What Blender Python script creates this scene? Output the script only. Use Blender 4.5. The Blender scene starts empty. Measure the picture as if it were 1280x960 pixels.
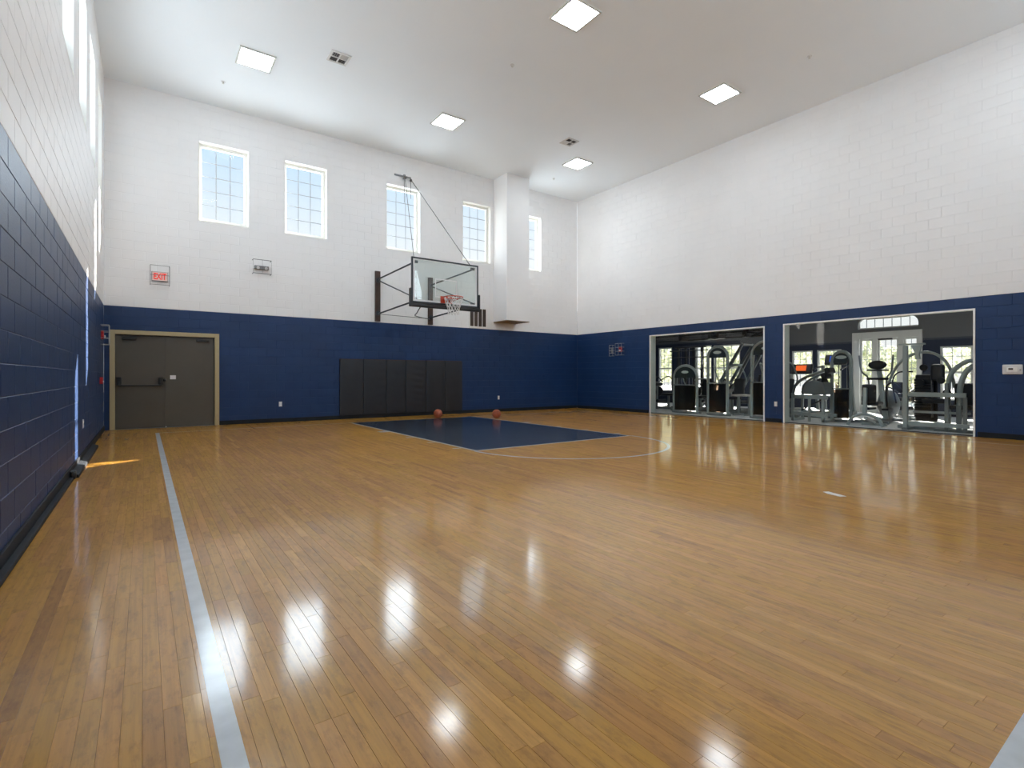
import bpy, bmesh, math, random
from mathutils import Vector, Matrix
random.seed(7)
C = bpy.context.scene.collection
S = bpy.context.scene

# ------------------------------------------------------------------ camera
# fitted from the photograph's two horizontal vanishing points
F_PX, YAW, EYE = 644.86, math.radians(35.50), 1.14
cam_d = bpy.data.cameras.new('camera'); cam = bpy.data.objects.new('camera', cam_d); C.objects.link(cam)
cam_d.sensor_width = 36.0; cam_d.lens = 36.0 * F_PX / 1280.0
cam_d.shift_y = -9.5 / 1280.0
cam_d.clip_start = 0.05; cam_d.clip_end = 400
cam.location = (0, 0, EYE); cam.rotation_euler = (math.radians(90), 0, -YAW)
S.camera = cam

# ------------------------------------------------------------------ sky, sun, exposure
SKY_STRENGTH = 1.0
DAYLIGHT = 10.5        # daylight entering at each tall window
LAMP = 29.0            # radiance of the ceiling panels
w = bpy.data.worlds.new('sky'); S.world = w; w.use_nodes = True
nt = w.node_tree; bg = nt.nodes['Background']
tc = nt.nodes.new('ShaderNodeTexCoord'); sp = nt.nodes.new('ShaderNodeSeparateXYZ')
rp = nt.nodes.new('ShaderNodeValToRGB')
nt.links.new(tc.outputs['Generated'], sp.inputs[0]); nt.links.new(sp.outputs['Z'], rp.inputs[0])
cr = rp.color_ramp
cr.elements[0].position = 0.0; cr.elements[0].color = (0.98, 0.98, 0.96, 1)
cr.elements[1].position = 1.0; cr.elements[1].color = (0.16, 0.36, 0.85, 1)
e = cr.elements.new(0.22); e.color = (0.90, 0.96, 1.0, 1)
e = cr.elements.new(0.36); e.color = (0.60, 0.80, 1.0, 1)
e = cr.elements.new(0.6); e.color = (0.35, 0.6, 1.0, 1)
nt.links.new(rp.outputs[0], bg.inputs[0]); bg.inputs[1].default_value = SKY_STRENGTH

sun_d = bpy.data.lights.new('sun', 'SUN'); sun = bpy.data.objects.new('sun', sun_d); C.objects.link(sun)
sun_d.energy = 32.0; sun_d.angle = math.radians(0.55); sun_d.color = (1.0, 0.95, 0.86)
sun.rotation_euler = Vector((-1, -0.60, -0.556)).to_track_quat('-Z', 'Y').to_euler()
sun.location = (30, 20, 18)

vs = S.view_settings
S.display_settings.display_device = 'sRGB'
vs.view_transform = 'Standard'; vs.look = 'None'; vs.gamma = 1.0; vs.use_curve_mapping = False
vs.exposure = 0.05
cy = S.cycles
cy.use_denoising = True; cy.denoiser = 'OPENIMAGEDENOISE'; cy.denoising_input_passes = 'RGB_ALBEDO_NORMAL'; cy.denoising_prefilter = 'ACCURATE'; cy.max_bounces = 14; cy.diffuse_bounces = 10; cy.glossy_bounces = 5
cy.transparent_max_bounces = 16; cy.transmission_bounces = 8
cy.caustics_reflective = False; cy.caustics_refractive = False
cy.sample_clamp_indirect = 6.0

# room measures (metres)
XL, XR, YB, YN, ZC = -0.69, 12.76, 13.83, -1.2, 7.45
TH = 0.26
CH, CW = 0.2032, 0.4064
ZBLUE = 13 * CH
WIN_BACK = [(1.02, 2.06), (2.87, 3.91), (5.54, 6.57), (8.0, 9.03), (10.05, 11.09)]
WIN_FRONT = [(1.02, 2.06), (2.87, 3.91), (5.54, 6.57), (8.0, 9.03), (10.55, 11.6)]
WIN_LEFT = [(12.17, 13.2), (10.44, 11.5), (8.8, 9.86), (7.06, 8.14), (5.34, 6.38), (3.62, 4.66), (1.9, 2.94)]
WZ0, WZ1 = 4.72, 6.57

def day_light(loc, direction, sx, sz, k=1.0):
    d = bpy.data.lights.new('window_daylight', 'AREA'); o = bpy.data.objects.new('window_daylight', d); C.objects.link(o)
    d.shape = 'RECTANGLE'; d.size = sx; d.size_y = sz
    d.energy = k * DAYLIGHT * math.pi * sx * sz
    d.color = (0.79, 0.91, 1.0); d.spread = math.radians(172)
    o.location = loc; o.rotation_euler = Vector(direction).to_track_quat('-Z', 'Z').to_euler()
    return o
for a, b in WIN_BACK:
    day_light(((a + b) / 2, YB + TH + 0.36, (WZ0 + WZ1) / 2 + 0.12), (0, -1, 0.2), b - a + 0.1, WZ1 - WZ0 + 0.2, 0.18 if 7.5 < a < 9 else 0.85)
for a, b in WIN_FRONT:   # the same row of windows behind the camera; the backboard glass mirrors one of them
    day_light(((a + b) / 2, YN - TH - 0.36, (WZ0 + WZ1) / 2 + 0.12), (0, 1, 0.5), b - a + 0.1, WZ1 - WZ0 + 0.2, 0.85)
for a, b in WIN_LEFT:
    day_light((XL - TH - 0.36, (a + b) / 2, (WZ0 + WZ1) / 2 + 0.12), (1, 0, 0.45), b - a + 0.1, WZ1 - WZ0 + 0.2, 0.2 if a > 12 else 0.72)

# ------------------------------------------------------------------ materials
def nodes_of(m):
    m.use_nodes = True
    t = m.node_tree
    return t, t.nodes.get('Principled BSDF')

def mat(name, col, rough=0.5, metal=0.0, spec=0.5, var=0.0, vscale=8.0, bump=0.0, bscale=60.0, emit=None, estr=0.0, coat=0.0, crough=0.1):
    m = bpy.data.materials.new(name); t, p = nodes_of(m)
    p.inputs['Base Color'].default_value = (*col, 1)
    p.inputs['Roughness'].default_value = rough; p.inputs['Metallic'].default_value = metal
    p.inputs['Specular IOR Level'].default_value = spec
    p.inputs['Coat Weight'].default_value = coat; p.inputs['Coat Roughness'].default_value = crough
    if var or bump:
        co = t.nodes.new('ShaderNodeTexCoord')
    if var:
        n = t.nodes.new('ShaderNodeTexNoise'); n.inputs['Scale'].default_value = vscale; n.inputs['Detail'].default_value = 5
        g = t.nodes.new('ShaderNodeNewGeometry')
        t.links.new(g.outputs['Position'], n.inputs['Vector'])
        r = t.nodes.new('ShaderNodeValToRGB')
        r.color_ramp.elements[0].position = 0.3; r.color_ramp.elements[1].position = 0.7
        r.color_ramp.elements[0].color = (*[c * (1 - var) for c in col], 1)
        r.color_ramp.elements[1].color = (*[min(1, c * (1 + var)) for c in col], 1)
        t.links.new(n.outputs['Fac'], r.inputs[0]); t.links.new(r.outputs[0], p.inputs['Base Color'])
    if bump:
        n2 = t.nodes.new('ShaderNodeTexNoise'); n2.inputs['Scale'].default_value = bscale; n2.inputs['Detail'].default_value = 4
        g2 = t.nodes.new('ShaderNodeNewGeometry')
        t.links.new(g2.outputs['Position'], n2.inputs['Vector'])
        b = t.nodes.new('ShaderNodeBump'); b.inputs['Strength'].default_value = bump; b.inputs['Distance'].default_value = 0.004
        t.links.new(n2.outputs['Fac'], b.inputs['Height']); t.links.new(b.outputs[0], p.inputs['Normal'])
    if emit:
        p.inputs['Emission Color'].default_value = (*emit, 1); p.inputs['Emission Strength'].default_value = estr
    return m

def glass_mat(name, tint=(1, 1, 1), ior=1.5, haze=0.0, rough=0.0):
    m = bpy.data.materials.new(name); m.use_nodes = True; t = m.node_tree
    for n in list(t.nodes): t.nodes.remove(n)
    out = t.nodes.new('ShaderNodeOutputMaterial')
    tr = t.nodes.new('ShaderNodeBsdfTransparent'); tr.inputs[0].default_value = (*tint, 1)
    gl = t.nodes.new('ShaderNodeBsdfGlossy'); gl.inputs['Roughness'].default_value = rough
    # the same reflectance from both faces of the sheet (Schlick), so light passes straight through
    f0 = ((ior - 1) / (ior + 1)) ** 2
    g = t.nodes.new('ShaderNodeNewGeometry'); dt = t.nodes.new('ShaderNodeVectorMath'); dt.operation = 'DOT_PRODUCT'
    t.links.new(g.outputs['Incoming'], dt.inputs[0]); t.links.new(g.outputs['Normal'], dt.inputs[1])
    def mth(op, a, b=None):
        n = t.nodes.new('ShaderNodeMath'); n.operation = op
        for k, q in enumerate((a, b)):
            if q is None: continue
            if isinstance(q, (int, float)): n.inputs[k].default_value = q
            else: t.links.new(q, n.inputs[k])
        return n.outputs[0]
    fac = mth('ADD', mth('MULTIPLY', mth('POWER', mth('SUBTRACT', 1.0, mth('ABSOLUTE', dt.outputs['Value'])), 5.0), 1 - f0), f0)
    mx = t.nodes.new('ShaderNodeMixShader')
    t.links.new(fac, mx.inputs[0]); t.links.new(tr.outputs[0], mx.inputs[1]); t.links.new(gl.outputs[0], mx.inputs[2])
    last = mx
    if haze:
        df = t.nodes.new('ShaderNodeBsdfDiffuse'); df.inputs[0].default_value = (0.75, 0.8, 0.8, 1)
        m2 = t.nodes.new('ShaderNodeMixShader'); m2.inputs[0].default_value = haze
        t.links.new(mx.outputs[0], m2.inputs[1]); t.links.new(df.outputs[0], m2.inputs[2]); last = m2
    t.links.new(last.outputs[0], out.inputs[0])
    return m

def leaf_mat(name, c1, c2):
    m = bpy.data.materials.new(name); t, p = nodes_of(m)
    g = t.nodes.new('ShaderNodeNewGeometry'); n = t.nodes.new('ShaderNodeTexNoise'); n.inputs['Scale'].default_value = 1.3
    t.links.new(g.outputs['Position'], n.inputs['Vector'])
    r = t.nodes.new('ShaderNodeValToRGB'); r.color_ramp.elements[0].color = (*c1, 1); r.color_ramp.elements[1].color = (*c2, 1)
    r.color_ramp.elements[0].position = 0.35; r.color_ramp.elements[1].position = 0.65
    t.links.new(n.outputs['Fac'], r.inputs[0]); t.links.new(r.outputs[0], p.inputs['Base Color'])
    p.inputs['Roughness'].default_value = 0.6
    tl = t.nodes.new('ShaderNodeBsdfTranslucent'); t.links.new(r.outputs[0], tl.inputs[0])
    mx = t.nodes.new('ShaderNodeMixShader'); mx.inputs[0].default_value = 0.5
    t.links.new(p.outputs[0], mx.inputs[1]); t.links.new(tl.outputs[0], mx.inputs[2])
    t.links.new(mx.outputs[0], t.nodes['Material Output'].inputs[0])
    return m

def wood_floor_mat():
    m = bpy.data.materials.new('maple_floor_wood'); t, p = nodes_of(m)
    N = t.nodes.new; L = t.links.new
    at = N('ShaderNodeAttribute'); at.attribute_name = 'tone'
    g = N('ShaderNodeNewGeometry')
    # shift the grain by plank so it never runs across a joint
    cm = N('ShaderNodeCombineXYZ'); ml = N('ShaderNodeMath'); ml.operation = 'MULTIPLY'; ml.inputs[1].default_value = 97.0
    L(at.outputs['Fac'], ml.inputs[0]); L(ml.outputs[0], cm.inputs['Y']); L(ml.outputs[0], cm.inputs['Z'])
    ad = N('ShaderNodeVectorMath'); ad.operation = 'ADD'; L(g.outputs['Position'], ad.inputs[0]); L(cm.outputs[0], ad.inputs[1])
    mp = N('ShaderNodeMapping'); mp.inputs['Scale'].default_value = (60, 2.4, 1); L(ad.outputs[0], mp.inputs['Vector'])
    n1 = N('ShaderNodeTexNoise'); n1.inputs['Scale'].default_value = 1.0; n1.inputs['Detail'].default_value = 6; n1.inputs['Roughness'].default_value = 0.6
    L(mp.outputs[0], n1.inputs['Vector'])
    ramp = N('ShaderNodeValToRGB'); el = ramp.color_ramp.elements
    el[0].position = 0.0; el[0].color = (0.37, 0.168, 0.020, 1)
    el[1].position = 1.0; el[1].color = (0.66, 0.355, 0.062, 1)
    k = el.new(0.34); k.color = (0.50, 0.232, 0.036, 1)
    k = el.new(0.50); k.color = (0.54, 0.275, 0.024, 1)
    k = el.new(0.66); k.color = (0.575, 0.275, 0.045, 1)
    L(at.outputs['Fac'], ramp.inputs[0])
    gr = N('ShaderNodeValToRGB'); gr.color_ramp.elements[0].position = 0.30; gr.color_ramp.elements[0].color = (0.74, 0.70, 0.65, 1)
    gr.color_ramp.elements[1].position = 0.62; gr.color_ramp.elements[1].color = (1.06, 1.04, 1.0, 1)
    L(n1.outputs['Fac'], gr.inputs[0])
    mu = N('ShaderNodeMix'); mu.data_type = 'RGBA'; mu.blend_type = 'MULTIPLY'; mu.inputs[0].default_value = 0.75
    L(ramp.outputs[0], mu.inputs[6]); L(gr.outputs[0], mu.inputs[7])
    # mineral streaks and small knots
    mp2 = N('ShaderNodeMapping'); mp2.inputs['Scale'].default_value = (16, 3.0, 1); L(ad.outputs[0], mp2.inputs['Vector'])
    n2 = N('ShaderNodeTexNoise'); n2.inputs['Scale'].default_value = 1.0; n2.inputs['Detail'].default_value = 3; L(mp2.outputs[0], n2.inputs['Vector'])
    kr = N('ShaderNodeValToRGB'); kr.color_ramp.elements[0].position = 0.16; kr.color_ramp.elements[0].color = (0.50, 0.42, 0.34, 1)
    kr.color_ramp.elements[1].position = 0.33; kr.color_ramp.elements[1].color = (1, 1, 1, 1)
    L(n2.outputs['Fac'], kr.inputs[0])
    mk = N('ShaderNodeMix'); mk.data_type = 'RGBA'; mk.blend_type = 'MULTIPLY'; mk.inputs[0].default_value = 1.0
    L(mu.outputs[2], mk.inputs[6]); L(kr.outputs[0], mk.inputs[7])
    # broad worn patches of the finish
    n3 = N('ShaderNodeTexNoise'); n3.inputs['Scale'].default_value = 0.7; n3.inputs['Detail'].default_value = 4; L(g.outputs['Position'], n3.inputs['Vector'])
    wr = N('ShaderNodeValToRGB'); wr.color_ramp.elements[0].position = 0.35; wr.color_ramp.elements[0].color = (0.90, 0.89, 0.88, 1)
    wr.color_ramp.elements[1].position = 0.65; wr.color_ramp.elements[1].color = (1.05, 1.05, 1.04, 1)
    L(n3.outputs['Fac'], wr.inputs[0])
    mw = N('ShaderNodeMix'); mw.data_type = 'RGBA'; mw.blend_type = 'MULTIPLY'; mw.inputs[0].default_value = 1.0
    n5 = N('ShaderNodeTexNoise'); n5.inputs['Scale'].default_value = 1.0; n5.inputs['Detail'].default_value = 5; n5.inputs['Roughness'].default_value = 0.7
    mp5 = N('ShaderNodeMapping'); mp5.inputs['Scale'].default_value = (26, 9, 1); L(ad.outputs[0], mp5.inputs['Vector']); L(mp5.outputs[0], n5.inputs['Vector'])
    fr5 = N('ShaderNodeValToRGB'); fr5.color_ramp.elements[0].position = 0.34; fr5.color_ramp.elements[0].color = (0.78, 0.75, 0.72, 1)
    fr5.color_ramp.elements[1].position = 0.50; fr5.color_ramp.elements[1].color = (1.02, 1.02, 1.02, 1); L(n5.outputs['Fac'], fr5.inputs[0])
    mf = N('ShaderNodeMix'); mf.data_type = 'RGBA'; mf.blend_type = 'MULTIPLY'; mf.inputs[0].default_value = 1.0
    L(mk.outputs[2], mf.inputs[6]); L(fr5.outputs[0], mf.inputs[7])
    L(mf.outputs[2], mw.inputs[6]); L(wr.outputs[0], mw.inputs[7])
    L(mw.outputs[2], p.inputs['Base Color'])
    p.inputs['Roughness'].default_value = 0.5; p.inputs['Specular IOR Level'].default_value = 0.2
    p.inputs['Coat Weight'].default_value = 0.8; p.inputs['Coat IOR'].default_value = 1.6
    rr = N('ShaderNodeMapRange'); rr.inputs[3].default_value = 0.09; rr.inputs[4].default_value = 0.13
    L(n3.outputs['Fac'], rr.inputs[0]); L(rr.outputs[0], p.inputs['Coat Roughness'])
    b = N('ShaderNodeBump'); b.inputs['Strength'].default_value = 0.05; b.inputs['Distance'].default_value = 0.0012
    mp4 = N('ShaderNodeMapping'); mp4.inputs['Scale'].default_value = (35, 5, 1); L(ad.outputs[0], mp4.inputs['Vector'])
    n4 = N('ShaderNodeTexNoise'); n4.inputs['Scale'].default_value = 1.0; n4.inputs['Detail'].default_value = 3; L(mp4.outputs[0], n4.inputs['Vector'])
    L(n4.outputs['Fac'], b.inputs['Height']); L(b.outputs[0], p.inputs['Coat Normal'])
    return m

def painted_lane(name, col, var, rough=0.14):
    m = mat(name, col, 0.5, spec=0.2, var=var, vscale=9.0, coat=1.0, crough=rough)
    return m

M = {}
M['white'] = mat('white_block_paint', (0.87, 0.87, 0.875), 0.50, spec=0.4, var=0.015, vscale=1.5, bump=0.25, bscale=90)
M['blue'] = mat('navy_block_paint', (0.0095, 0.036, 0.118), 0.42, spec=0.36, var=0.10, vscale=2.2, bump=0.35, bscale=70)
M['ceiling'] = mat('ceiling_paint', (0.885, 0.925, 0.955), 0.75, spec=0.2, var=0.01, vscale=0.8)
M['floor'] = wood_floor_mat()
M['gap'] = mat('dark_floor_joint', (0.12, 0.07, 0.035), 0.8)
M['line'] = painted_lane('white_court_line', (0.60, 0.635, 0.66), 0.10)
M['faintline'] = painted_lane('worn_court_line', (0.70, 0.62, 0.50), 0.12)
M['key'] = painted_lane('navy_lane_paint', (0.008, 0.022, 0.05), 0.18)
M['rubber'] = mat('black_rubber_base', (0.011, 0.014, 0.020), 0.6, spec=0.25, var=0.2, vscale=6)
M['vinyl'] = mat('white_window_vinyl', (0.84, 0.84, 0.80), 0.35)
M['grille'] = mat('grey_window_grille', (0.42, 0.47, 0.53), 0.5)
M['wglass'] = glass_mat('window_glass', ior=1.08)
M['gglass'] = glass_mat('gym_glass', (0.96, 0.97, 0.965), ior=1.36)
M['jamb'] = mat('pale_green_jamb', (0.64, 0.72, 0.70), 0.5)
M['trimwhite'] = mat('white_trim_paint', (0.90, 0.90, 0.89), 0.4)
M['doorframe'] = mat('tan_door_frame_paint', (0.44, 0.37, 0.215), 0.42)
M['door'] = mat('taupe_door_paint', (0.088, 0.078, 0.062), 0.45, var=0.05, vscale=3)
M['black'] = mat('black_metal', (0.012, 0.012, 0.013), 0.4, spec=0.5)
M['blackplastic'] = mat('black_plastic', (0.015, 0.015, 0.017), 0.5)
M['paper'] = mat('white_paper', (0.75, 0.74, 0.76), 0.8)
M['pad'] = mat('charcoal_pad_vinyl', (0.015, 0.0175, 0.024), 0.42, var=0.12, vscale=5, bump=0.5, bscale=9)
M['lamp'] = mat('lamp_diffuser', (0.9, 0.9, 0.9), 0.6, emit=(0.86, 0.94, 1.0), estr=LAMP)
M['gymfill'] = mat('gym_fill_diffuser', (0.9, 0.9, 0.9), 0.6, emit=(1.0, 0.98, 0.94), estr=14.0)
M['lamptrim'] = mat('lamp_trim', (0.62, 0.62, 0.58), 0.5)
M['vent'] = mat('vent_metal', (0.70, 0.69, 0.67), 0.5)
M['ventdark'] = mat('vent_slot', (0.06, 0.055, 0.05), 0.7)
M['ventgrey'] = mat('vent_grey_blades', (0.30, 0.27, 0.255), 0.7)
M['wire'] = mat('galvanised_wire', (0.45, 0.47, 0.48), 0.35, metal=0.6)
M['wiredark'] = mat('dark_wire', (0.16, 0.16, 0.165), 0.45, metal=0.4)
M['exitface'] = mat('exit_sign_face', (0.80, 0.62, 0.58), 0.4)
M['exitred'] = mat('exit_sign_red', (0.65, 0.03, 0.02), 0.4, emit=(1.0, 0.04, 0.02), estr=0.45)
M['red'] = mat('alarm_red', (0.42, 0.012, 0.02), 0.35)
M['lens'] = mat('clear_strobe_lens', (0.75, 0.75, 0.78), 0.12)
M['plate'] = mat('white_plastic', (0.72, 0.72, 0.73), 0.35)
M['greyplastic'] = mat('grey_plastic', (0.22, 0.225, 0.235), 0.4)
M['board'] = mat('brown_board_wood', (0.055, 0.027, 0.019), 0.55, var=0.25, vscale=6)
M['slat'] = mat('dark_brown_slat', (0.050, 0.031, 0.022), 0.55, var=0.3, vscale=7)
M['ply'] = mat('tan_plywood', (0.26, 0.185, 0.11), 0.6, var=0.1, vscale=5)
M['steel'] = mat('dark_blue_steel', (0.020, 0.027, 0.036), 0.38, spec=0.5)
M['bbglass'] = glass_mat('backboard_glass', (0.86, 0.90, 0.89), ior=1.5, haze=0.05)
M['bbline'] = mat('backboard_white_line', (0.74, 0.76, 0.77), 0.5)
M['rim'] = mat('orange_rim_paint', (0.50, 0.055, 0.02), 0.38)
M['net'] = mat('white_net_cord', (0.78, 0.77, 0.76), 0.7)
M['ball'] = mat('orange_ball_leather', (0.34, 0.075, 0.030), 0.55, var=0.08, vscale=20, bump=0.3, bscale=300)
M['seam'] = mat('black_ball_seam', (0.015, 0.012, 0.010), 0.6)
M['tape'] = mat('pale_tape', (0.72, 0.70, 0.67), 0.5)
# gym beyond the glass
M['gymtube'] = mat('pale_grey_green_tube', (0.36, 0.42, 0.42), 0.35, metal=0.25, spec=0.5)
M['gymtube2'] = mat('mid_grey_tube', (0.20, 0.23, 0.235), 0.38, metal=0.25)
M['gympanel'] = mat('grey_machine_panel', (0.13, 0.155, 0.16), 0.4)
M['gymcap'] = mat('dark_teal_cap', (0.022, 0.036, 0.042), 0.3)
M['badge'] = mat('silver_oval_badge', (0.62, 0.72, 0.70), 0.3)
M['upholstery'] = mat('black_upholstery', (0.013, 0.013, 0.015), 0.45)
M['stack'] = mat('black_weight_plate', (0.012, 0.012, 0.013), 0.35, metal=0.3)
M['shroud'] = glass_mat('smoked_shroud', (0.30, 0.25, 0.21), ior=1.3, haze=0.015)
M['chrome'] = mat('chrome_rod', (0.65, 0.65, 0.66), 0.15, metal=1.0)
M['orange'] = mat('orange_screen', (0.3, 0.05, 0.01), 0.3, emit=(1.0, 0.16, 0.03), estr=0.8)
M['bluescreen'] = mat('blue_screen', (0.01, 0.04, 0.3), 0.3, emit=(0.02, 0.12, 0.9), estr=0.8)
M['gymnavy'] = mat('gym_navy_paint', (0.010, 0.017, 0.040), 0.55)
M['gymgrey'] = mat('gym_upper_paint', (0.075, 0.082, 0.09), 0.6)
M['gymfloor'] = mat('gym_rubber_floor', (0.62, 0.64, 0.64), 0.55, var=0.06, vscale=4)
M['gymwhite'] = mat('gym_white_trim', (0.62, 0.63, 0.61), 0.45)
M['blind'] = mat('pale_fabric_blind', (0.62, 0.60, 0.55), 0.8)
M['ground'] = mat('pale_paving', (0.66, 0.64, 0.60), 0.8, var=0.1, vscale=1.0)
M['leafmat'] = leaf_mat('hedge_leaves', (0.52, 0.56, 0.38), (0.86, 0.85, 0.72))
M['bark'] = mat('tree_bark', (0.10, 0.075, 0.05), 0.8)

# ------------------------------------------------------------------ mesh builder
class MB:
    def __init__(self): self.v = []; self.f = []; self.m = []
    def add(self, vs, fs, mi=0):
        o = len(self.v); self.v += [tuple(p) for p in vs]
        for f in fs: self.f.append([o + i for i in f]); self.m.append(mi)
        return self
    def box(self, x0, x1, y0, y1, z0, z1, mi=0):
        vs = [(x, y, z) for z in (z0, z1) for y in (y0, y1) for x in (x0, x1)]
        return self.add(vs, [(0, 2, 3, 1), (4, 5, 7, 6), (0, 1, 5, 4), (2, 6, 7, 3), (0, 4, 6, 2), (1, 3, 7, 5)], mi)
    def cbox(self, c, s, mi=0, rot=None):
        h = Vector(s) / 2; c = Vector(c)
        R = rot if rot is not None else Matrix.Identity(3)
        vs = [c + R @ Vector((x * h.x, y * h.y, z * h.z)) for z in (-1, 1) for y in (-1, 1) for x in (-1, 1)]
        return self.add(vs, [(0, 2, 3, 1), (4, 5, 7, 6), (0, 1, 5, 4), (2, 6, 7, 3), (0, 4, 6, 2), (1, 3, 7, 5)], mi)
    def bar(self, p0, p1, wd, ht, mi=0, up=(0, 0, 1)):
        p0 = Vector(p0); p1 = Vector(p1); d = (p1 - p0); L = d.length; d.normalize()
        u = Vector(up)
        if abs(d.dot(u)) > 0.98: u = Vector((0, 1, 0))
        s = d.cross(u).normalized(); t = s.cross(d)
        R = Matrix((d, s, t)).transposed()
        return self.cbox((p0 + p1) / 2, (L, wd, ht), mi, R)
    def tube(self, pts, r, n=8, mi=0, closed=False):
        P = [Vector(p) for p in pts]; k = len(P); rr = r if isinstance(r, (list, tuple)) else [r] * k
        base = len(self.v); prev = None
        for i, p in enumerate(P):
            a = P[(i - 1) % k] if (i > 0 or closed) else P[0]
            b = P[(i + 1) % k] if (i < k - 1 or closed) else P[-1]
            d = (b - a).normalized()
            if prev is None:
                u = Vector((0, 0, 1)) if abs(d.z) < 0.9 else Vector((1, 0, 0))
                s = d.cross(u).normalized()
            else:
                s = (prev - d * prev.dot(d)).normalized()
            prev = s; t = d.cross(s)
            for j in range(n):
                an = 2 * math.pi * j / n
                q = p + (s * math.cos(an) + t * math.sin(an)) * rr[i]; self.v.append(tuple(q))
        for i in range(k if closed else k - 1):
            i2 = (i + 1) % k
            for j in range(n):
                j2 = (j + 1) % n
                self.f.append([base + i * n + j, base + i * n + j2, base + i2 * n + j2, base + i2 * n + j]); self.m.append(mi)
        if not closed:
            self.f.append([base + j for j in range(n)][::-1]); self.m.append(mi)
            self.f.append([base + (k - 1) * n + j for j in range(n)]); self.m.append(mi)
        return self
    def cyl(self, p0, p1, r, n=12, mi=0): return self.tube([p0, p1], r, n, mi)
    def ell(self, c, s, nu=14, nv=8, mi=0):
        o = len(self.v); vs = []; fs = []
        for i in range(nv + 1):
            ph = math.pi * i / nv - math.pi / 2
            for j in range(nu):
                th = 2 * math.pi * j / nu
                vs.append((c[0] + s[0] * math.cos(ph) * math.cos(th), c[1] + s[1] * math.cos(ph) * math.sin(th), c[2] + s[2] * math.sin(ph)))
        for i in range(nv):
            for j in range(nu):
                j2 = (j + 1) % nu
                fs.append((i * nu + j, i * nu + j2, (i + 1) * nu + j2, (i + 1) * nu + j))
        return self.add(vs, fs, mi)
    def prism(self, poly, axis, t0, t1, mi=0):
        # poly in the two remaining axes, extruded along axis (0,1,2)
        def P(a, b, t): return {0: (t, a, b), 1: (a, t, b), 2: (a, b, t)}[axis]
        n = len(poly); vs = [P(a, b, t0) for a, b in poly] + [P(a, b, t1) for a, b in poly]
        fs = [list(range(n))[::-1], [n + i for i in range(n)]] + [(i, (i + 1) % n, n + (i + 1) % n, n + i) for i in range(n)]
        return self.add(vs, fs, mi)
    def build(self, name, mats, parent=None, smooth=False, bevel=0.0, loc=None, fix=True):
        me = bpy.data.meshes.new(name); me.from_pydata(self.v, [], self.f)
        if not isinstance(mats, (list, tuple)): mats = [mats]
        for m in mats: me.materials.append(m)
        if any(self.m): me.polygons.foreach_set('material_index', self.m)
        if fix:
            bm = bmesh.new(); bm.from_mesh(me); bmesh.ops.recalc_face_normals(bm, faces=bm.faces); bm.to_mesh(me); bm.free()
        if smooth:
            me.polygons.foreach_set('use_smooth', [True] * len(me.polygons))
        me.update()
        o = bpy.data.objects.new(name, me); C.objects.link(o)
        if parent is not None: o.parent = parent
        if loc is not None: o.location = loc
        if smooth:
            try: me.set_sharp_from_angle(angle=math.radians(40))
            except Exception: pass
        if bevel:
            b = o.modifiers.new('bevel', 'BEVEL'); b.width = bevel; b.segments = 2; b.limit_method = 'ANGLE'; b.angle_limit = math.radians(50)
        return o

def smooth_path(pts, n=6):
    P = [Vector(p) for p in pts]; out = []
    for i in range(len(P) - 1):
        p0 = P[max(i - 1, 0)]; p1 = P[i]; p2 = P[i + 1]; p3 = P[min(i + 2, len(P) - 1)]
        for k in range(n):
            t = k / n
            out.append(0.5 * ((2 * p1) + (p2 - p0) * t + (2 * p0 - 5 * p1 + 4 * p2 - p3) * t * t + (3 * p1 - p0 - 3 * p2 + p3) * t ** 3))
    out.append(P[-1]); return out

def empty(name, loc=(0, 0, 0), rz=0.0):
    o = bpy.data.objects.new(name, None); C.objects.link(o); o.location = loc; o.rotation_euler = (0, 0, rz); o.empty_display_size = 0.1
    return o
def tag(o, label, cat, group=None, kind=None):
    o['label'] = label; o['category'] = cat
    if group: o['group'] = group
    if kind: o['kind'] = kind
    return o
def struct(o, label=None, cat=None):
    o['kind'] = 'structure'
    if label: o['label'] = label
    if cat: o['category'] = cat
    return o
def copy_tree(o, parent=None):
    c = o.copy(); C.objects.link(c); c.parent = parent
    for ch in list(o.children): copy_tree(ch, c)
    return c

# projection into the photograph's frame, used only to pick which pieces show largest
FX, FY = math.sin(YAW), math.cos(YAW)
def proj(x, y, z):
    d = x * FX + y * FY
    if d < 0.3: return None
    r = x * FY - y * FX
    return (640 + F_PX * r / d, 470.5 - F_PX * (z - EYE) / d)
def shown_area(q):
    p = [proj(*c) for c in q]
    if any(a is None for a in p): return 0.0
    p = [(min(max(a, 0), 1280), min(max(b, 0), 960)) for a, b in p]
    return abs(sum(p[i][0] * p[(i + 1) % 4][1] - p[(i + 1) % 4][0] * p[i][1] for i in range(4))) / 2

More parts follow.
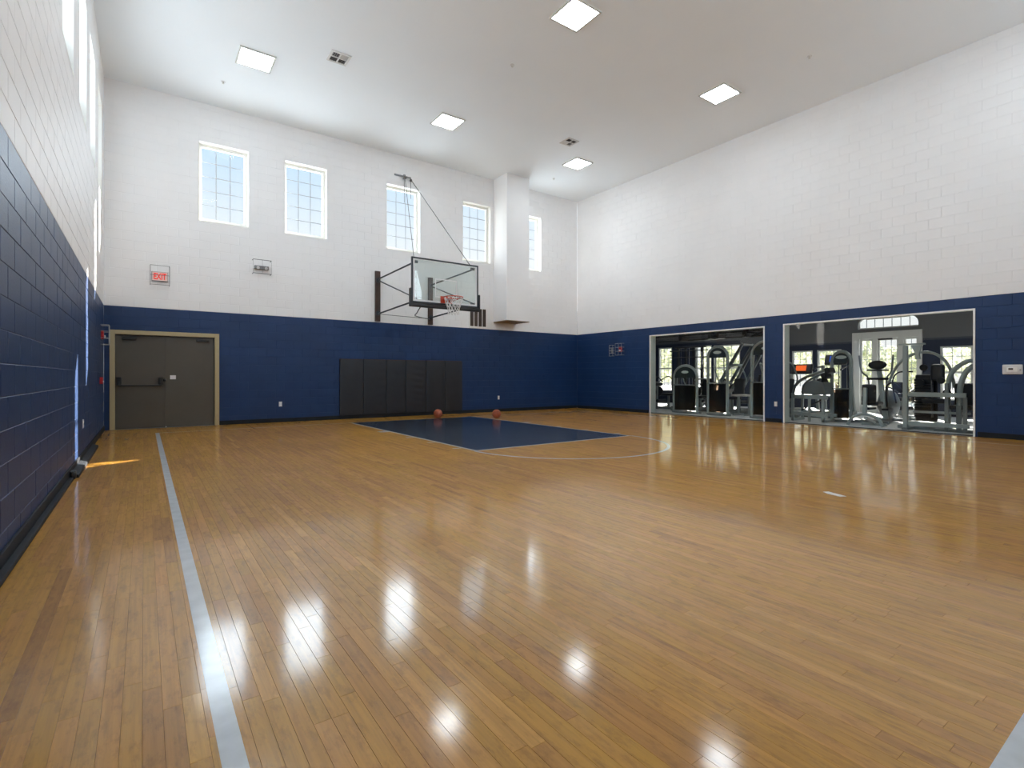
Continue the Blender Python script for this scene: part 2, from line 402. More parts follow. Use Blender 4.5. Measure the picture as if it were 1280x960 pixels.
# ------------------------------------------------------------------ floor of strip planks
floor = MB().box(XL - TH, XR + 0.02, YN - 0.2, YB + TH, -0.2, -0.004).build('floor', M['gap'])
struct(floor, 'strip maple gym floor', 'floor')
PW = 0.0571
planks = []
row = 0; x = XL
while x < XR - 1e-4:
    x1 = min(x + PW, XR); y = YN - random.uniform(0, 0.8)
    while y < YB:
        L = random.choice((0.32, 0.42, 0.55, 0.7, 0.85, 1.0, 1.2)) * random.uniform(0.9, 1.1)
        ya, yb = max(y, YN), min(y + L, YB)
        if yb - ya > 0.02: planks.append((x, x1, ya, yb))
        y += L
    x = x1
planks.sort(key=lambda q: -shown_area([(q[0], q[2], 0), (q[1], q[2], 0), (q[1], q[3], 0), (q[0], q[3], 0)]))
def plank_geo(hx, hy):
    g, c = 0.0002, 0.0006
    zz = [random.uniform(-0.000025, 0.000025) for _ in range(4)]
    vs = [(-hx + g, -hy + g, -0.004), (hx - g, -hy + g, -0.004), (hx - g, hy - g, -0.004), (-hx + g, hy - g, -0.004),
          (-hx + g, -hy + g, -c), (hx - g, -hy + g, -c), (hx - g, hy - g, -c), (-hx + g, hy - g, -c),
          (-hx + g + c, -hy + g + c, zz[0]), (hx - g - c, -hy + g + c, zz[1]), (hx - g - c, hy - g - c, zz[2]), (-hx + g + c, hy - g - c, zz[3])]
    fs = [(8, 9, 10, 11)]
    for i in range(4):
        j = (i + 1) % 4
        fs.append((i, j, j + 4, i + 4)); fs.append((i + 4, j + 4, j + 8, i + 8))
    return vs, fs
def tone():
    t = random.gauss(0.5, 0.14)
    if random.random() < 0.06: t += random.choice((-0.14, 0.16))
    return min(max(t, 0.02), 0.98)
def set_tone(me, vals):
    a = me.attributes.new('tone', 'FLOAT', 'FACE'); a.data.foreach_set('value', vals)
rest = MB(); rt = []
for i, (xa, xb, ya, yb) in enumerate(planks):
    vs, fs = plank_geo((xb - xa) / 2, (yb - ya) / 2); t = tone()
    cx, cyy = (xa + xb) / 2, (ya + yb) / 2
    if i < 300:
        mb = MB().add(vs, fs); o = mb.build('plank', M['floor'], floor, loc=(cx, cyy, 0), fix=False)
        set_tone(o.data, [t] * len(fs))
    else:
        rest.add([(a + cx, b + cyy, c) for a, b, c in vs], fs); rt += [t] * len(fs)
o = rest.build('plank_field', M['floor'], floor, fix=False); set_tone(o.data, rt); o['kind'] = 'stuff'

# court paint: thin films on the planks, each a part of the floor
ZP = 0.0006
def film(name, m, x0, x1, y0, y1, z=ZP):
    return MB().box(x0, x1, y0, y1, 0.0001, z).build(name, m, floor)
SX0, SX1, BY, NY = 0.185, 11.78, 12.62, 0.35
film('sideline', M['line'], SX0, SX0 + 0.066, NY, BY)
film('sideline', M['faintline'], SX1 - 0.035, SX1, NY, BY)
film('baseline', M['faintline'], SX0 + 0.066, SX1 - 0.035, BY - 0.035, BY)
film('centre_line', M['line'], SX0 + 0.066, SX1, NY, NY + 0.066)
KX0, KX1, KY = 4.12, 7.62, 6.74
film('lane_paint', M['key'], KX0 + 0.05, KX1 - 0.05, KY + 0.05, BY - 0.036)
film('lane_line', M['line'], KX0, KX0 + 0.05, KY, BY - 0.036)
film('lane_line', M['line'], KX1 - 0.05, KX1, KY, BY - 0.036)
film('free_throw_line', M['line'], KX0 + 0.05, KX1 - 0.05, KY, KY + 0.05)
for yy, wd, ln in ((10.2, 0.20, 0.20), (8.95, 0.05, 0.15), (8.07, 0.05, 0.15), (7.17, 0.05, 0.15)):
    film('lane_mark', M['line'], KX0 - ln, KX0 - 0.002, yy - wd / 2, yy + wd / 2)
    film('lane_mark', M['line'], KX1 + 0.002, KX1 + ln, yy - wd / 2, yy + wd / 2)
mb = MB(); cx0 = (KX0 + KX1) / 2; R1 = (KX1 - KX0) / 2 + 0.03; R0 = R1 - 0.05; nseg = 64
vs = []; fs = []
for i in range(nseg + 1):
    an = math.pi + math.pi * i / nseg
    for R in (R0, R1):
        for z in (0.0001, ZP): vs.append((cx0 + R * math.cos(an), KY - 0.003 + R * math.sin(an), z))
for i in range(nseg):
    a, b = i * 4, i * 4 + 4
    fs += [(a + 1, a + 3, b + 3, b + 1), (a, a + 1, b + 1, b), (a + 2, b + 2, b + 3, a + 3)]
mb.add(vs, fs).build('free_throw_arc', M['line'], floor)

# ------------------------------------------------------------------ block walls
def wall_blocks(name, to_world, flip, u0, u1, z1, holes, thick, mats, phase=0.0, most=300, label=None):
    """A masonry wall: backing with real openings plus one painted block per unit, joints recessed 4 mm."""
    J = 0.004
    us = sorted({u0, u1, *[h[0] for h in holes], *[h[1] for h in holes]})
    zs = sorted({0.0, ZBLUE, z1, *[h[2] for h in holes], *[h[3] for h in holes]})
    us = [a for a in us if u0 <= a <= u1]; zs = [a for a in zs if 0 <= a <= z1]
    back = MB()
    for i in range(len(us) - 1):
        for j in range(len(zs) - 1):
            a, b, c, d = us[i], us[i + 1], zs[j], zs[j + 1]
            if any(h[0] - 1e-6 <= a and b <= h[1] + 1e-6 and h[2] - 1e-6 <= c and d <= h[3] + 1e-6 for h in holes): continue
            vs = [to_world(u, z, n) for n in (-thick, -J) for z in (c, d) for u in (a, b)]
            back.add(vs, [(0, 2, 3, 1), (4, 5, 7, 6), (0, 1, 5, 4), (2, 6, 7, 3), (0, 4, 6, 2), (1, 3, 7, 5)], 0 if d <= ZBLUE + 1e-6 else 1)
    wall = back.build(name, mats); struct(wall, label, 'wall')
    rects = []
    k = 0; z = 0.0
    while z < z1 - 0.02:
        zt = min(z + CH, z1); u = u0 - (CW / 2 if k % 2 else 0) - phase
        cuts = [h for h in holes if h[2] < zt - 0.005 and h[3] > z + 0.005]
        while u < u1:
            a, b = max(u, u0), min(u + CW, u1)
            spans = [(a, b, z, zt)]
            for h in cuts:
                new = []
                for (p, q, r, s) in spans:
                    if h[1] <= p or h[0] >= q: new.append((p, q, r, s)); continue
                    if h[0] > p: new.append((p, h[0], r, s))
                    if h[1] < q: new.append((h[1], q, r, s))
                    m0, m1 = max(p, h[0]), min(q, h[1])
                    if h[2] > r: new.append((m0, m1, r, h[2]))
                    if h[3] < s: new.append((m0, m1, h[3], s))
                spans = new
            rects += [s for s in spans if s[1] - s[0] > 0.015 and s[3] - s[2] > 0.015]
            u += CW
        z = zt; k += 1
    def quad(r): return [to_world(r[0], r[2], 0), to_world(r[1], r[2], 0), to_world(r[1], r[3], 0), to_world(r[0], r[3], 0)]
    rects.sort(key=lambda r: -shown_area(quad(r)))
    g, c = 0.0010, 0.0038
    def geo(hu, hz, jit):
        vs = []
        for (iu, n) in ((g, -J - 0.001), (g, -c + jit), (g + c, jit)):
            for su, sz in ((-1, -1), (1, -1), (1, 1), (-1, 1)): vs.append((su * (hu - iu), sz * (hz - iu), n))
        fs = [(8, 9, 10, 11)]
        for i in range(4):
            j = (i + 1) % 4
            fs += [(i, j, j + 4, i + 4), (i + 4, j + 4, j + 8, i + 8)]
        if flip: fs = [f[::-1] for f in fs]
        return vs, fs
    o0 = Vector(to_world(0, 0, 0))
    du = Vector(to_world(1, 0, 0)) - o0; dn = Vector(to_world(0, 0, 1)) - o0
    cache = {}; rest = MB()
    for i, r in enumerate(rects):
        cu, cz, hu, hz = (r[0] + r[1]) / 2, (r[2] + r[3]) / 2, (r[1] - r[0]) / 2, (r[3] - r[2]) / 2
        mi = 0 if r[3] <= ZBLUE + 1e-4 else 1
        if i < most:
            key = (round(hu, 4), round(hz, 4), mi, i % 4)
            if key not in cache:
                vs, fs = geo(hu, hz, random.uniform(-0.0012, 0.0012))
                me = bpy.data.meshes.new('block'); me.from_pydata([tuple(du * a + Vector((0, 0, b)) + dn * n) for a, b, n in vs], [], fs)
                me.materials.append(mats[mi]); cache[key] = me
            o = bpy.data.objects.new('block', cache[key]); C.objects.link(o); o.parent = wall; o.location = to_world(cu, cz, 0)
        else:
            vs, fs = geo(hu, hz, random.uniform(-0.0012, 0.0012)); cw = Vector(to_world(cu, cz, 0))
            rest.add([tuple(cw + du * a + Vector((0, 0, b)) + dn * n) for a, b, n in vs], fs, mi)
    o = rest.build('block_courses', mats, wall, fix=False); o['kind'] = 'stuff'
    return wall
BW = [M['blue'], M['white']]
DOOR = (-0.595, 1.435, 0.0, 2.135)
OPEN = [(2.845, 6.435, 0.0, 2.425), (6.9, 10.54, 0.0, 2.41)]
wall_blocks('wall_back', lambda u, z, n: (u, YB - n, z), False, XL, XR, ZC, [(a, b, WZ0, WZ1) for a, b in WIN_BACK] + [DOOR], TH, BW, 0.1, label='far end wall of painted blocks with hoop and windows')
wall_blocks('wall_left', lambda u, z, n: (XL + n, u, z), True, YN, YB, ZC, [(a, b, WZ0, WZ1) for a, b in WIN_LEFT], TH, BW, 0.05, label='left side wall of painted blocks')
wall_blocks('wall_right', lambda u, z, n: (XR - n, u, z), False, YN, YB, ZC, OPEN, TH, BW, 0.12, label='right side wall of painted blocks with gym glass')
wall_blocks('wall_front', lambda u, z, n: (u, YN + n, z), True, XL, XR, ZC, [(a, b, WZ0, WZ1) for a, b in WIN_FRONT], TH, BW, 0.1, most=0, label='end wall of painted blocks behind the camera')
o = MB().box(XL - TH, XR + TH, YN - TH, YB + TH, ZC, ZC + 0.2).build('ceiling', M['ceiling']); struct(o, 'flat off-white ceiling', 'ceiling')
# boxed column standing off the back wall
col = MB().box(9.14, 10.01, 13.09, YB - 0.002, 2.89, ZC - 0.002).build('wall_chase', M['white']); struct(col, 'boxed white chase hanging down between the back windows', 'column')
MB().box(9.135, 10.015, 13.085, YB - 0.002, 2.868, 2.889).build('bottom_panel', M['ply'], col)

# ------------------------------------------------------------------ windows of the hall
def hall_window(n, c, horiz):
    """horiz: ('x', y face, outward +1) for the back wall, ('y', x face, outward -1) for the left wall"""
    ax, face, sg = horiz
    def T(u, z, n_): return (u, face + sg * n_, z) if ax == 'x' else (face + sg * n_, u, z)
    def slab(mb, u0, u1, z0, z1, n0, n1):
        vs = [T(u, z, k) for k in (n0, n1) for z in (z0, z1) for u in (u0, u1)]
        mb.add(vs, [(0, 2, 3, 1), (4, 5, 7, 6), (0, 1, 5, 4), (2, 6, 7, 3), (0, 4, 6, 2), (1, 3, 7, 5)])
    a, b = c; e = 0.002
    root = empty('window_%d' % n); struct(root)
    mb = MB(); wdt, bot = 0.075, 0.11
    slab(mb, a + e, a + wdt, WZ0 + e, WZ1 - e, 0.165, 0.24); slab(mb, b - wdt, b - e, WZ0 + e, WZ1 - e, 0.165, 0.24)
    slab(mb, a + wdt, b - wdt, WZ1 - wdt, WZ1 - e, 0.165, 0.24); slab(mb, a + wdt, b - wdt, WZ0 + e, WZ0 + bot, 0.165, 0.24)
    mb.build('window_frame', M['vinyl'], root)
    # thin liner over the cut blocks so the reveal reads as a painted return
    mb = MB()
    slab(mb, a + e, a + 0.008, WZ0 + 0.008, WZ1 - 0.008, 0.0, 0.164); slab(mb, b - 0.008, b - e, WZ0 + 0.008, WZ1 - 0.008, 0.0, 0.164)
    slab(mb, a + e, b - e, WZ1 - 0.008, WZ1 - e, 0.0, 0.164)
    mb.build('reveal_lining', M['vinyl'], root)
    mb = MB(); slab(mb, a + e, b - e, WZ0 + e, WZ0 + 0.018, 0.0, 0.164); mb.build('window_sill', M['vinyl'], root)
    mb = MB(); slab(mb, a + wdt, b - wdt, WZ0 + bot, WZ1 - wdt, 0.198, 0.204); mb.build('pane', M['wglass'], root)
    gw = 0.009
    for i in (1, 2):
        u = a + wdt + (b - a - 2 * wdt) * i / 3
        mb = MB(); slab(mb, u - gw, u + gw, WZ0 + bot, WZ1 - wdt, 0.206, 0.2075); mb.build('muntin', M['grille'], root)
    for i in range(1, 5):
        z = WZ0 + bot + (WZ1 - WZ0 - bot - wdt) * i / 5
        mb = MB(); slab(mb, a + wdt, b - wdt, z - gw, z + gw, 0.208, 0.2095); mb.build('muntin', M['grille'], root)
n = 0
for c in WIN_BACK: n += 1; hall_window(n, c, ('x', YB, 1))
for c in WIN_LEFT: n += 1; hall_window(n, c, ('y', XL, -1))
n = 30
for c in WIN_FRONT: n += 1; hall_window(n, c, ('x', YN, -1))

# ------------------------------------------------------------------ baseboards
def base_run(name, pts):
    mb = MB()
    for (x0, x1, y0, y1, z1) in pts: mb.box(x0, x1, y0, y1, 0.0015, z1)
    o = mb.build(name, M['rubber'], bevel=0.004); struct(o); return o
base_run('baseboard_back', [(1.44, XR - 0.02, YB - 0.018, YB - 0.001, 0.10)])
base_run('baseboard_right', [(XR - 0.018, XR - 0.001, 10.58, YB - 0.02, 0.10), (XR - 0.018, XR - 0.001, 6.475, 6.865, 0.10), (XR - 0.018, XR - 0.001, YN, 2.81, 0.10)])
base_run('baseboard_left', [(XL + 0.001, XL + 0.02, YN, YB - 0.03, 0.11), (XL + 0.021, XL + 0.062, YN, 7.40, 0.035)])

# ------------------------------------------------------------------ double door
d = empty('door_1', (0, YB, 0)); struct(d, 'taupe steel double door in a tan frame', 'door')
MB().box(-0.595, -0.503, -0.02, 0.22, 0.002, 2.133).box(1.343, 1.435, -0.02, 0.22, 0.002, 2.133).box(-0.503, 1.343, -0.02, 0.22, 2.043, 2.133).build('door_frame', M['doorframe'], d, bevel=0.004)
MB().box(-0.503, 1.343, 0.102, 0.125, 0.006, 2.043).build('light_block_panel', M['black'], d)  # unseen panel added behind both leaves to block daylight through the gaps
leaf1 = MB().box(-0.498, 0.381, 0.055, 0.10, 0.006, 2.039).build('door_leaf', M['door'], d, bevel=0.003)
leaf2 = MB().box(0.387, 1.338, 0.055, 0.10, 0.006, 2.039).build('door_leaf', M['door'], d, bevel=0.003)
MB().box(0.362, 0.386, 0.048, 0.0535, 0.03, 2.02).build('astragal', M['door'], leaf1)
def closer(x0, x1, parent, arm_to):
    MB().box(x0, x1, -0.005, 0.0535, 1.93, 1.985).build('door_closer', M['black'], parent, bevel=0.006)
    mb = MB(); mb.bar(((x0 + x1) / 2, 0.02, 1.992), (arm_to, -0.015, 2.03), 0.02, 0.008); mb.build('closer_arm', M['black'], parent)
closer(-0.38, -0.13, leaf1, 0.02); closer(0.98, 1.23, leaf2, 0.86)
def bar_end(x0, x1):
    MB().box(x0, x1, -0.045, 0.0535, 0.95, 1.12).build('bar_housing', M['black'], leaf1, bevel=0.012)
    MB().box((x0 + x1) / 2 - 0.012, (x0 + x1) / 2 + 0.012, -0.06, -0.046, 0.955, 1.075).build('bar_lever', M['black'], leaf1, bevel=0.004)
bar_end(-0.475, -0.395); bar_end(0.265, 0.345)
MB().cyl((-0.44, -0.075, 0.945), (0.31, -0.075, 0.945), 0.015, 12).cyl((-0.435, -0.07, 0.945), (-0.435, 0.0, 0.99), 0.011, 8).cyl((0.305, -0.07, 0.945), (0.305, 0.0, 0.99), 0.011, 8).build('crash_bar', M['black'], leaf1, smooth=True)
MB().ell((0.372, 0.0, 1.06), (0.032, 0.03, 0.032)).cyl((0.372, 0.0, 1.06), (0.372, 0.047, 1.06), 0.012, 8).build('latch_knob', M['black'], leaf1, smooth=True)
MB().box(0.475, 0.585, 0.049, 0.054, 1.075, 1.165).build('paper_notice', M['paper'], leaf2)
MB().box(-0.50, 1.34, 0.03, 0.14, 0.0008, 0.0055).build('threshold', M['greyplastic'], d)  # plate added to close the bright gap under the leaves
MB().cyl((0.40, 0.0, 0.014), (0.40, 0.053, 0.014), 0.012, 8).build('door_bolt', M['plate'], leaf2)

# ------------------------------------------------------------------ glazed openings to the gym
def opening(n, y0, y1, zt, mid, label):
    root = empty('window_%d' % n); struct(root, label, 'window')
    t = 0.032
    MB().box(XR - 0.016, XR + 0.02, y0 + 0.001, y0 + t, 0.004, zt - 0.001).box(XR - 0.016, XR + 0.02, y1 - t, y1 - 0.001, 0.004, zt - 0.001).box(XR - 0.016, XR + 0.02, y0 + t, y1 - t, zt - t, zt - 0.001).build('window_frame', M['trimwhite'], root, bevel=0.003)
    MB().box(XR + 0.021, XR + TH, y1 - 0.02, y1 - 0.002, 0.004, zt - 0.021).box(XR + 0.021, XR + TH, y0 + 0.002, y0 + 0.02, 0.004, zt - 0.021).box(XR + 0.021, XR + TH, y0 + 0.002, y1 - 0.002, zt - 0.02, zt - 0.002).build('jamb_lining', M['jamb'], root)
    MB().box(XR + 0.03, XR + 0.05, y0 + 0.021, y1 - 0.021, 0.004, 0.022).build('glazing_channel', M['black'], root)
    for a, b in ((y0 + 0.022, mid - 0.002), (mid + 0.002, y1 - 0.022)):
        MB().box(XR + 0.035, XR + 0.045, a, b, 0.023, zt - 0.023).build('pane', M['gglass'], root)
opening(13, OPEN[1][0], OPEN[1][1], OPEN[1][3], 8.72, 'farther glazed opening showing tall stack machines')
opening(14, OPEN[0][0], OPEN[0][1], OPEN[0][3], 4.75, 'nearer glazed opening showing french doors beyond')

# ------------------------------------------------------------------ ceiling fittings
def ceiling_light(x, y, label):
    root = empty('ceiling_light', (x, y, ZC)); tag(root, label, 'light', 'square ceiling panel lights')
    a, b = 0.29, 0.325
    mb = MB()
    mb.box(-b, b, -b, -a, -0.024, -0.001).box(-b, b, a, b, -0.024, -0.001).box(-b, -a, -a, a, -0.024, -0.001).box(a, b, -a, a, -0.024, -0.001)
    mb.build('light_frame', M['lamptrim'], root)
    MB().box(-a + 0.001, a - 0.001, -a + 0.001, a - 0.001, -0.012, -0.004).build('diffuser', M['lamp'], root)
GX, GY = (1.81, 6.12, 10.46), (11.32, 6.68, 2.04)
labels = {
    (0, 0): 'square ceiling light above the double door, left of the ceiling vent by the left wall',
    (1, 0): 'square ceiling light above the basketball backboard, middle of the far row',
    (2, 0): 'square ceiling light close to the far right corner, smallest in view',
    (1, 1): 'large square ceiling light cut by the top edge of the picture',
    (2, 1): 'square ceiling light above the nearer white stretch of right wall',
    (0, 1): 'square ceiling light nearest the left wall in the middle row',
    (0, 2): 'square ceiling light nearest the left wall in the row above the camera',
    (1, 2): 'square ceiling light in the middle of the row above the camera',
    (2, 2): 'square ceiling light nearest the right wall in the row above the camera'}
for j, y in enumerate(GY):
    for i, x in enumerate(GX): ceiling_light(x, y, labels[(i, j)])

def ceiling_vent(x, y, rz, label):
    root = empty('ceiling_vent', (x, y, ZC), rz); tag(root, label, 'vent', 'ceiling air vents')
    mb = MB(); a, b = 0.15, 0.19
    mb.box(-b, b, -b, -a, -0.02, -0.001).box(-b, b, a, b, -0.02, -0.001).box(-b, -a, -a, a, -0.02, -0.001).box(a, b, -a, a, -0.02, -0.001)
    mb.box(-0.012, 0.012, -a, a, -0.02, -0.004).box(-a, -0.012, -0.012, 0.012, -0.02, -0.004).box(0.012, a, -0.012, 0.012, -0.02, -0.004)
    mb.build('vent_frame', M['vent'], root)
    MB().box(-a, a, -a, a, -0.004, -0.001).build('vent_opening', M['ventdark'], root)
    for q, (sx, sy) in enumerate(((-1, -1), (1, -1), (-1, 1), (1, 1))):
        mm = M['ventgrey'] if q in (0,) else (M['vent'] if q in (1, 3) else M['ventdark'])  # blade colour differs by quadrant: grey, pale, dark
        for k in range(4):
            R = Matrix.Rotation(math.radians(35 * sx), 3, 'Y') if q % 2 == 0 else Matrix.Rotation(math.radians(35 * sy), 3, 'X')
            t = -0.054 + 0.036 * k
            c = (sx * 0.081 + (t if q % 2 == 0 else 0), sy * 0.081 + (0 if q % 2 == 0 else t), -0.012)
            s = (0.022, 0.132, 0.002) if q % 2 == 0 else (0.132, 0.022, 0.002)
            MB().cbox(c, s, 0, R).build('vent_blade', mm, root)
ceiling_vent(3.14, 10.3, 0, 'square ceiling vent with dark louvres to the right of the leftmost light')
ceiling_vent(9.31, 10.4, math.pi / 2, 'square ceiling vent with dark louvres beside the far right corner light')
def sprinkler(x, y, label):
    root = empty('sprinkler_head', (x, y, ZC)); tag(root, label, 'sprinkler', 'ceiling sprinkler heads')
    MB().cyl((0, 0, -0.001), (0, 0, -0.008), 0.045, 16).build('escutcheon', M['plate'], root, smooth=True)
    MB().cyl((0, 0, -0.008), (0, 0, -0.04), 0.012, 8).cyl((0, 0, -0.04), (0, 0, -0.043), 0.022, 12).build('deflector', M['lamptrim'], root, smooth=True)
sprinkler(1.38, 12.58, 'sprinkler head on the ceiling near the back wall, beyond the light over the doors')
sprinkler(6.07, 8.5, 'sprinkler head in the middle of the ceiling between the two middle lights')
sprinkler(10.67, 4.87, 'sprinkler head on the ceiling nearest the right wall')
sprinkler(10.63, 12.61, 'sprinkler head on the ceiling between the white chase and the corner light')

# ------------------------------------------------------------------ wall fittings
def outlet(loc, rz, label):
    root = empty('wall_outlet', loc, rz); tag(root, label, 'outlet', 'white wall outlets')
    MB().box(-0.037, 0.037, -0.009, -0.0005, -0.06, 0.06).build('cover_plate', M['plate'], root, bevel=0.003)
    for z in (-0.025, 0.025):
        MB().box(-0.017, 0.017, -0.0125, -0.0095, z - 0.017, z + 0.017).build('socket', M['trimwhite'], root, bevel=0.002)
outlet((2.77, YB, 0.45), 0, 'white wall outlet on the back wall between doors and wall pads')
outlet((9.33, YB, 0.455), 0, 'white wall outlet on the back wall to the right of the wall pads')
outlet((XR, 6.62, 0.456), -math.pi / 2, 'white wall outlet on the navy pier between the two glazed openings')
outlet((XL, 9.25, 0.485), math.pi / 2, 'white wall outlet low on the left wall')

def guard(root, wd, ht, dp, z0, m, r=0.0045, nx=1, bars=2):
    """wire cage: hoops standing off the wall, in root space with the wall at y=0 and the room at -y"""
    mb = MB()
    for i in range(bars):
        z = z0 + ht * i / (bars - 1)
        mb.tube([(-wd / 2, 0, z), (-wd / 2, -dp, z), (wd / 2, -dp, z), (wd / 2, 0, z)], r, 6)
    for i in range(nx + 1):
        x = -wd / 2 + wd * i / nx
        mb.tube([(x, 0, z0), (x, -dp, z0), (x, -dp, z0 + ht), (x, 0, z0 + ht)], r, 6)
    mb.build('wire_guard', m, root, smooth=True)

ex = empty('exit_sign', (0.285, YB, 3.24)); tag(ex, 'red lettered exit sign in a wire cage high on the back wall', 'exit sign')
MB().box(-0.15, 0.15, -0.065, -0.001, 0.0, 0.205).build('sign_housing', M['greyplastic'], ex, bevel=0.006)
MB().box(-0.142, 0.142, -0.0685, -0.0655, 0.008, 0.197).build('sign_face', M['exitface'], ex)
fc = bpy.data.curves.new('lettering_curve', 'FONT'); fc.body = 'EXIT'; fc.size = 0.150; fc.extrude = 0.0015; fc.offset = 0.0035; fc.align_x = 'CENTER'; fc.space_character = 1.0
fo = bpy.data.objects.new('lettering_curve', fc); C.objects.link(fo)
bpy.context.view_layer.update()
fm = bpy.data.meshes.new_from_object(fo.evaluated_get(bpy.context.evaluated_depsgraph_get())); bpy.data.objects.remove(fo)
wx = max(abs(v.co.x) for v in fm.vertices)
for v in fm.vertices: v.co.x *= 0.118 / wx; v.co.y *= 1.28
fm.materials.clear(); fm.materials.append(M['exitred'])
fo = bpy.data.objects.new('lettering', fm); C.objects.link(fo); fo.parent = ex; fo.location = (0, -0.0705, 0.036); fo.rotation_euler = (math.pi / 2, 0, 0)
guard(ex, 0.35, 0.42, 0.14, -0.09, M['wiredark'], 0.0045, 1, 3)

el_ = empty('emergency_light', (2.335, YB, 3.79)); tag(el_, 'grey twin-head emergency light in a wire cage beside the exit sign', 'emergency light')
MB().box(-0.16, 0.16, -0.07, -0.001, -0.045, 0.045).build('housing', M['greyplastic'], el_, bevel=0.012)
for sx in (-1, 1):
    hd = MB().cyl((sx * 0.09, -0.07, 0.0), (sx * 0.09, -0.12, -0.02), 0.045, 14).build('lamp_head', M['greyplastic'], el_, smooth=True)
    MB().cyl((sx * 0.09, -0.121, -0.0205), (sx * 0.09, -0.126, -0.0225), 0.036, 14).build('lamp_lens', M['lens'], hd, smooth=True)
mb = MB()
for z in (-0.16, 0.17):
    mb.tube([(-0.2, 0, z), (-0.2, -0.15, z), (0.2, -0.15, z), (0.2, 0, z)], 0.007, 6)
for x in (-0.2, 0, 0.2): mb.tube([(x, -0.15, -0.16), (x, -0.15, 0.17)], 0.0022, 6)
mb.build('wire_guard', M['wiredark'], el_, smooth=True)

def strobe(loc, rz, label, wd=0.30):
    root = empty('fire_strobe', loc, rz); tag(root, label, 'fire alarm', 'red fire alarm strobes')
    MB().box(-0.062, 0.062, -0.045, -0.001, -0.085, 0.085).build('strobe_body', M['red'], root, bevel=0.008)
    MB().box(-0.035, 0.035, -0.075, -0.0455, -0.07, -0.01).build('strobe_lens', M['lens'], root, bevel=0.015)
    guard(root, wd, 0.38, 0.13, -0.19, M['wire'], 0.005, 2, 4)
    return root
strobe((XL, 12.95, 1.96), math.pi / 2, 'red fire alarm strobe in a wire cage left of the double door')
strobe((XR, 11.72, 2.03), -math.pi / 2, 'red fire alarm strobe in a wire cage on the right wall by the far corner', 0.27)
cg = empty('caged_sensor', (XR, 12.1, 2.0), -math.pi / 2); tag(cg, 'small pale sensor in a wire cage beside the right wall strobe', 'sensor')
MB().box(-0.05, 0.05, -0.03, -0.001, -0.09, 0.09).build('sensor_body', M['greyplastic'], cg, bevel=0.006)
guard(cg, 0.16, 0.36, 0.07, -0.18, M['wire'], 0.006, 1, 5)
ps = empty('pull_station', (XL, 12.6, 1.06), math.pi / 2); tag(ps, 'small red fire alarm pull station on left wall under the strobe', 'fire alarm')
MB().box(-0.06, 0.06, -0.05, -0.001, -0.065, 0.065).build('station_body', M['red'], ps, bevel=0.006)
MB().box(-0.04, 0.04, -0.062, -0.051, -0.03, 0.0).build('pull_handle', M['plate'], ps, bevel=0.003)
th = empty('thermostat', (XR, 2.33, 1.265), -math.pi / 2); tag(th, 'white thermostat with locking cover on the navy wall right of the glass', 'thermostat')
MB().box(-0.135, 0.135, -0.035, -0.001, -0.088, 0.088).build('locking_cover', M['plate'], th, bevel=0.012)
MB().box(-0.075, 0.07, -0.047, -0.0355, -0.045, 0.04).build('thermostat_body', M['trimwhite'], th, bevel=0.006)
MB().box(-0.05, 0.012, -0.050, -0.0475, -0.008, 0.025).build('display', M['ventdark'], th)
MB().cyl((0.105, -0.0355, -0.01), (0.105, -0.042, -0.01), 0.011, 10).build('key_lock', M['greyplastic'], th, smooth=True)

# slatted wall vent behind the hoop
lv = empty('wall_vent', (8.545, YB, 2.66)); tag(lv, 'white framed vent with upright dark brown slats beside the hoop', 'vent')
MB().box(-0.33, 0.33, -0.02, -0.001, 0.0, 0.045).box(-0.33, 0.33, -0.02, -0.001, 0.605, 0.625).box(-0.33, -0.305, -0.02, -0.001, 0.045, 0.605).box(0.305, 0.33, -0.02, -0.001, 0.045, 0.605).build('vent_frame', M['trimwhite'], lv)
MB().box(-0.305, 0.305, -0.008, -0.001, 0.045, 0.605).build('vent_backing', M['trimwhite'], lv)
for k in range(4):
    x = -0.228 + 0.152 * k
    MB().box(x - 0.055, x + 0.055, -0.03, -0.0085, 0.05, 0.60).build('slat', M['slat'], lv, bevel=0.004)

